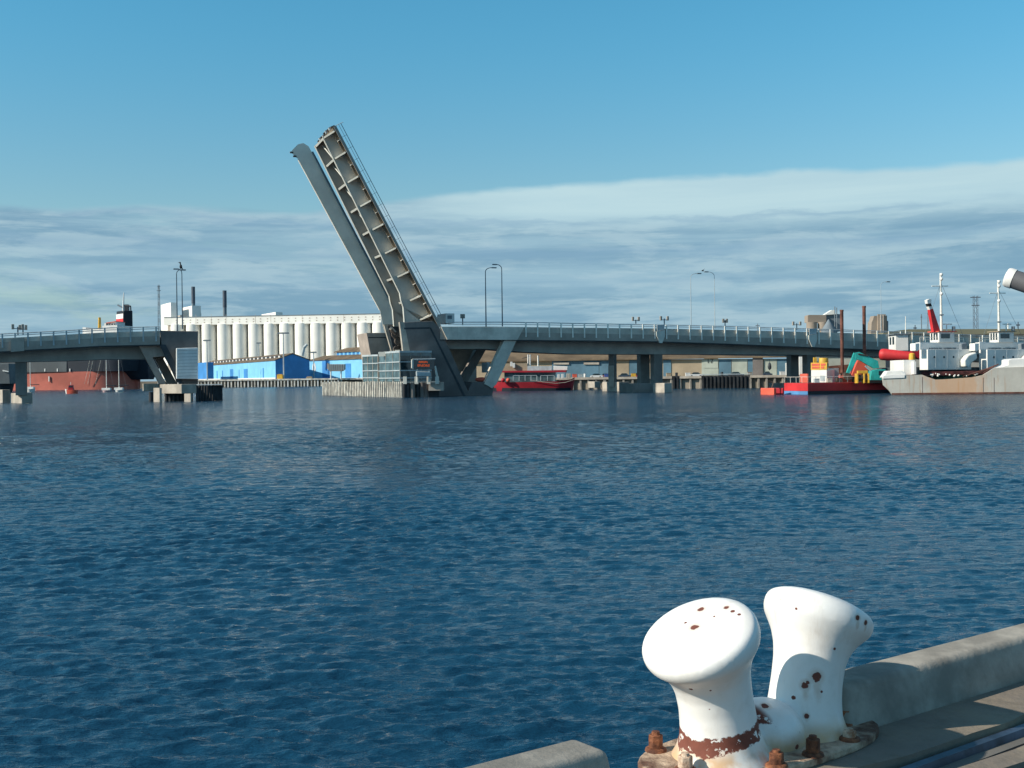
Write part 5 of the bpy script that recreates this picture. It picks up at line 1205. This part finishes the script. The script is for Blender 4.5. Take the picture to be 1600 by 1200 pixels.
# kerbs
def kerb(a0, a1, lab):
    mb = MB(); P_ = lambda a_, b_, z_: Q(a_, b_, z_)
    sl_2 = .05
    mb.hexa([P_(a0, -.225, DK-.02), P_(a1, -.225, DK-.02), P_(a1, .06, DK-.02), P_(a0, .06, DK-.02), P_(a0+sl_2*.4, -.20, DK+.205), P_(a1-sl_2*.4, -.20, DK+.205), P_(a1-sl_2*.4, .0, DK+.205), P_(a0+sl_2*.4, .0, DK+.205)])
    return solo(mb, 'kerb', m_kerb, lab, 'kerb', 'concrete kerb blocks along the quay edge', smooth=True, bevel=.032, seg=4)
kerb(.035, 14, 'long concrete kerb block right of the bollard')
kerb(-11, -1.31, 'concrete kerb block at the bottom left of the bollard')
# bollard
PLZ = DK+.035
bl = Vector((.850, 4.735, PLZ)); db_ = Vector((.735, .68, 0)).normalized(); brt = bl + db_*.475 + Vector((.058, .005, -.012)); alpha = R(18)
axl = (Vector((0, 0, 1))*math.cos(alpha) - db_*math.sin(alpha)); axr = (Vector((0, 0, 1))*math.cos(alpha) + db_*math.sin(alpha))
prof = [(.245, -.06), (.215, -.01), (.185, .035), (.165, .09), (.158, .15), (.154, .22), (.156, .30), (.166, .36), (.187, .415), (.213, .455), (.234, .485), (.243, .515), (.243, .548), (.232, .572), (.20, .588), (.12, .598), (.02, .602)]
mb = MB()
def bent(prof, o, dr, a0, a1, n=56):       # lathe round a spine that leans further out with height
    i = len(mb.v); side = Vector((-dr.y, dr.x, 0)); H = .60
    def spine(h):
        if h <= 0: return o+Vector((0, 0, h)), a0
        p = o.copy(); m = 24
        for k in range(m):
            a = a0+(a1-a0)*min(1, h*(k+.5)/m/H)**1.15; p = p+(Vector((0, 0, 1))*math.cos(a)+dr*math.sin(a))*(h/m)
        return p, a0+(a1-a0)*min(1, h/H)**1.15
    for r_, h_ in prof:
        c_, a = spine(h_); e1 = dr*math.cos(a)-Vector((0, 0, 1))*math.sin(a)
        for k in range(n):
            t_ = 2*math.pi*k/n; mb.v.append(c_+e1*(r_*math.cos(t_))+side*(r_*math.sin(t_)))
    m = len(prof)
    for a in range(m-1):
        for k in range(n): mb.f.append((i+a*n+k, i+a*n+(k+1) % n, i+(a+1)*n+(k+1) % n, i+(a+1)*n+k))
    mb.f.append(tuple(i+k for k in reversed(range(n)))); mb.f.append(tuple(i+(m-1)*n+k for k in range(n)))
prof = [(r_, h_ if h_ < .3 else .3+(h_-.3)*.93) for r_, h_ in prof]
bent(prof, bl-db_*.012, -db_, R(4), R(31)); bent(prof, brt+db_*.012, db_, R(4), R(31))
axl = (Vector((0, 0, 1))*math.cos(R(12))-db_*math.sin(R(12)))
mid = (bl+brt)/2
mb.ball(mid+Vector((0, 0, .03)), .17, 12, (1.05, .95, .95))
bol = mb.build('bollard_body', m_white)
rm = bol.modifiers.new('r', 'REMESH'); rm.mode = 'VOXEL'; rm.voxel_size = .0085
sm = bol.modifiers.new('s', 'SMOOTH'); sm.iterations = 9; sm.factor = .6
bpy.context.view_layer.update(); dg = bpy.context.evaluated_depsgraph_get()
bme = bpy.data.meshes.new_from_object(bol.evaluated_get(dg)); bpy.data.objects.remove(bol)
bm = bmesh.new(); bm.from_mesh(bme); bvh = BVHTree.FromBMesh(bm); bm.free()
for p_ in bme.polygons: p_.use_smooth = True
bo = thing('mooring_bollard', mid-Vector((0, 0, .035)), 'white painted double mooring bollard with rust patches on the quay edge', 'bollard')
off_ = Vector(bo.location)
for v2 in bme.vertices: v2.co -= off_
# bollard paint with chips, rust ring and rusty foot
m_bol = bpy.data.materials.new('bollard paint'); m_bol.use_nodes = True; nt = m_bol.node_tree; b = nt.nodes['Principled BSDF']
t = nt.nodes.new('ShaderNodeTexCoord').outputs['Object']
def vsub(vec, p, scale=None):
    n = nt.nodes.new('ShaderNodeVectorMath'); n.operation = 'SUBTRACT'; L(vec, n.inputs[0]); n.inputs[1].default_value = tuple(p); return n.outputs[0]
def vdot(vec, p):
    n = nt.nodes.new('ShaderNodeVectorMath'); n.operation = 'DOT_PRODUCT'; L(vec, n.inputs[0]); n.inputs[1].default_value = tuple(p); return n.outputs['Value']
def vlen(vec):
    n = nt.nodes.new('ShaderNodeVectorMath'); n.operation = 'LENGTH'; L(vec, n.inputs[0]); return n.outputs['Value']
nf = noise(t, 32, 6, .65); nm_ = noise(t, 11, 6, .65); nl = noise(t, 4.5, 5, .6)
h_ax = vdot(vsub(t, bl-off_), axl)
wob_ = mth('ADD', h_ax, mth('MULTIPLY', mth('SUBTRACT', nm_, .5), .075))
wob_ = mth('ADD', wob_, mth('MULTIPLY', mth('SUBTRACT', nf, .5), .035))
bandm = mth('MULTIPLY', sstep(wob_, .078, .084), sstep(wob_, .152, .146))
dside = vdot(vsub(t, mid-off_), dd_)
bandm = mth('MULTIPLY', bandm, sstep(dside, -.055, -.085))
keep = sstep(noise(t, 21, 5, .65), .56, .58)
bandm = mth('MULTIPLY', bandm, mth('SUBTRACT', 1.0, keep))
rust = bandm
run = None
SPOTS = [(1084, 980, .024), (1096, 952, .018), (1145, 955, .012), (1116, 963, .009), (1155, 960, .009), (1135, 949, .014), (1071, 973, .009), (1080, 1077, .011), (1110, 1079, .006), (1276, 1058, .028), (1258, 1071, .020), (1262, 1066, .014), (1240, 1090, .012), (1260, 1119, .013), (1340, 965, .014), (1353, 973, .013), (1304, 1014, .010), (1244, 951, .007), (1219, 937, .006), (1284, 1081, .007), (1245, 1167, .018), (1098, 1175, .028), (1103, 1168, .018), (1196, 1103, .02)]
for (px_, py_, r_) in SPOTS:
    dv = ray(px_, py_).normalized(); hit = bvh.ray_cast(Vector((0, 0, HC)), dv)
    if hit[0] is None: continue
    dist = vlen(vsub(t, hit[0]-off_))
    dist = mth('ADD', dist, mth('MULTIPLY', mth('SUBTRACT', nf, .5), r_*1.3))
    dist = mth('ADD', dist, mth('MULTIPLY', mth('SUBTRACT', nm_, .5), r_*1.6))
    rust = mth('MAXIMUM', rust, sstep(dist, r_*.78, r_*.62))
    if r_ > .012:
        q3 = nt.nodes.new('ShaderNodeVectorMath'); q3.operation = 'MULTIPLY'; L(vsub(t, hit[0]-off_-Vector((0, 0, r_*2.2))), q3.inputs[0]); q3.inputs[1].default_value = (1, 1, .28)
        rn = sstep(mth('ADD', vlen(q3.outputs[0]), mth('MULTIPLY', mth('SUBTRACT', nf, .5), r_*.9)), r_*.95, r_*.3)
        rn = mth('MAXIMUM', rn, sstep(mth('ADD', vlen(vsub(t, hit[0]-off_)), mth('MULTIPLY', mth('SUBTRACT', nm_, .5), r_*1.2)), r_*1.7, r_*.7))
        run = rn if run is None else mth('MAXIMUM', run, rn)
sz = nt.nodes.new('ShaderNodeSeparateXYZ'); L(t, sz.inputs[0])
foot = sstep(mth('ADD', sz.outputs[2], mth('MULTIPLY', mth('SUBTRACT', nl, .5), .10)), .15, .06)
chip = sstep(noise(t, 26, 3, .5), .735, .75)
rust = mth('MAXIMUM', rust, mth('MULTIPLY', chip, sstep(nl, .5, .62)))
rcol = mixc(nm_, (.075, .022, .016), (.26, .085, .055))
wcol = mixc(sstep(nl, .3, .7), (.80, .78, .73), (.86, .85, .82))
wcol = mixc(mth('MULTIPLY', mth('MULTIPLY', foot, sstep(nl, .34, .54)), .85), wcol, (.58, .34, .14))
wcol = mixc(mth('MULTIPLY', sstep(nm_, .5, .75), .30), wcol, (.62, .58, .52))
dr_ = noise(mapv(t, (9, 9, 1.6)), 1.0, 6, .7)
wcol = mixc(mth('MULTIPLY', sstep(dr_, .55, .78), .38), wcol, (.56, .46, .36))
wcol = mixc(mth('MULTIPLY', run, .45), wcol, (.52, .36, .24))
L(mixc(rust, wcol, rcol), b.inputs['Base Color']); b.inputs['Specular IOR Level'].default_value = .45
rr_ = mth('ADD', .38, mth('MULTIPLY', rust, .45)); L(rr_, b.inputs['Roughness'])
bn = nt.nodes.new('ShaderNodeBump'); bn.inputs['Strength'].default_value = .35; bn.inputs['Distance'].default_value = .012
L(mth('ADD', mth('MULTIPLY', rust, -.35), mth('ADD', mth('MULTIPLY', noise(t, 60, 4, .6), .10), mth('MULTIPLY', nl, .30))), bn.inputs['Height']); L(bn.outputs[0], b.inputs['Normal'])
bme.materials.clear(); bme.materials.append(m_bol)
bb_ = bpy.data.objects.new('bollard_casting', bme); C.objects.link(bb_); bb_.parent = bo
# base plate
m_plate = mat('rusty base plate', (.50, .38, .27), .85, .2, 9, bump=.6, bs=40, col2=(.12, .055, .035))
m_platew = m_plate
ctr = mid.copy(); ctr.z = DK
ring_ = []
for k in range(40):
    t_ = 2*math.pi*k/40; ring_.append(ctr + dd_*(.63*math.copysign(abs(math.cos(t_))**.7, math.cos(t_))) + nn_*(.275*math.copysign(abs(math.sin(t_))**.7, math.sin(t_))))
mb = MB(); mb.prism(ring_, Vector((0, 0, .035))); mb.build('base_plate', m_plate, bo, bevel=.008)
m_bolt = mat('rusty bolt', (.24, .09, .04), .8, .4, 18, bump=.5, bs=60, col2=(.07, .025, .015)); m_boltw = mat('painted bolt', (.62, .52, .40), .6, .3, 14, bump=.4, bs=60, col2=(.30, .14, .07))
for (a_, b_, m_, h_) in ((-.52, .05, m_boltw, .075), (-.44, -.20, m_bolt, .085), (-.20, .24, m_bolt, .07), (.02, .245, m_bolt, .085), (.30, .215, m_boltw, .05), (.47, .06, m_bolt, .08), (.30, -.23, m_bolt, .07)):
    p = ctr + dd_*a_ + nn_*b_ + Vector((0, 0, .035))
    wsh = MB().lathe([(.046, 0), (.043, .010), (.034, .014)], p, n=20).build('washer', m_bolt, bo, smooth=True)
    MB().tube(p+Vector((0, 0, .012)), p+Vector((0, 0, h_*.8)), .031, .030, 6).build('nut', m_, bo, bevel=.004)
    MB().tube(p+Vector((0, 0, h_*.8)), p+Vector((0, 0, h_*.95)), .018, .016, 14).build('stud', m_, bo)
# ---------------- spar end entering from the right, on a quay-side davit out of frame
m_spar = mat('dark grey spar', (.16, .16, .17), .55, .12, 3)
sa = W(1577, 434, 13.0); sb = sa + Vector((2.6, -1.6, -1.25))
sp_ = thing('loading_spar', (sb.x, sb.y, DK), 'dark grey spar with a bright white end cap entering at the right edge', 'spar')
MB().tube(sa, sb, .105, .14, 28).build('tube', m_spar, sp_, smooth=True)
dn = (sb-sa).normalized(); MB().lathe([(.06, -.045), (.10, -.035), (.112, -.012), (.112, .05)], sa, dn, 28).build('end_cap', m_white, sp_, smooth=True)
MB().tube(sa+dn*.55-Vector((0, 0, .12)), sa+dn*.85-Vector((0, 0, .15)), .035, None, 10).build('lug', m_dark, sp_)
MB().tube((sb.x, sb.y, DK-.1), sb, .12, None, 20).build('stand', m_spar, sp_, smooth=True)
S.cycles.samples = 128
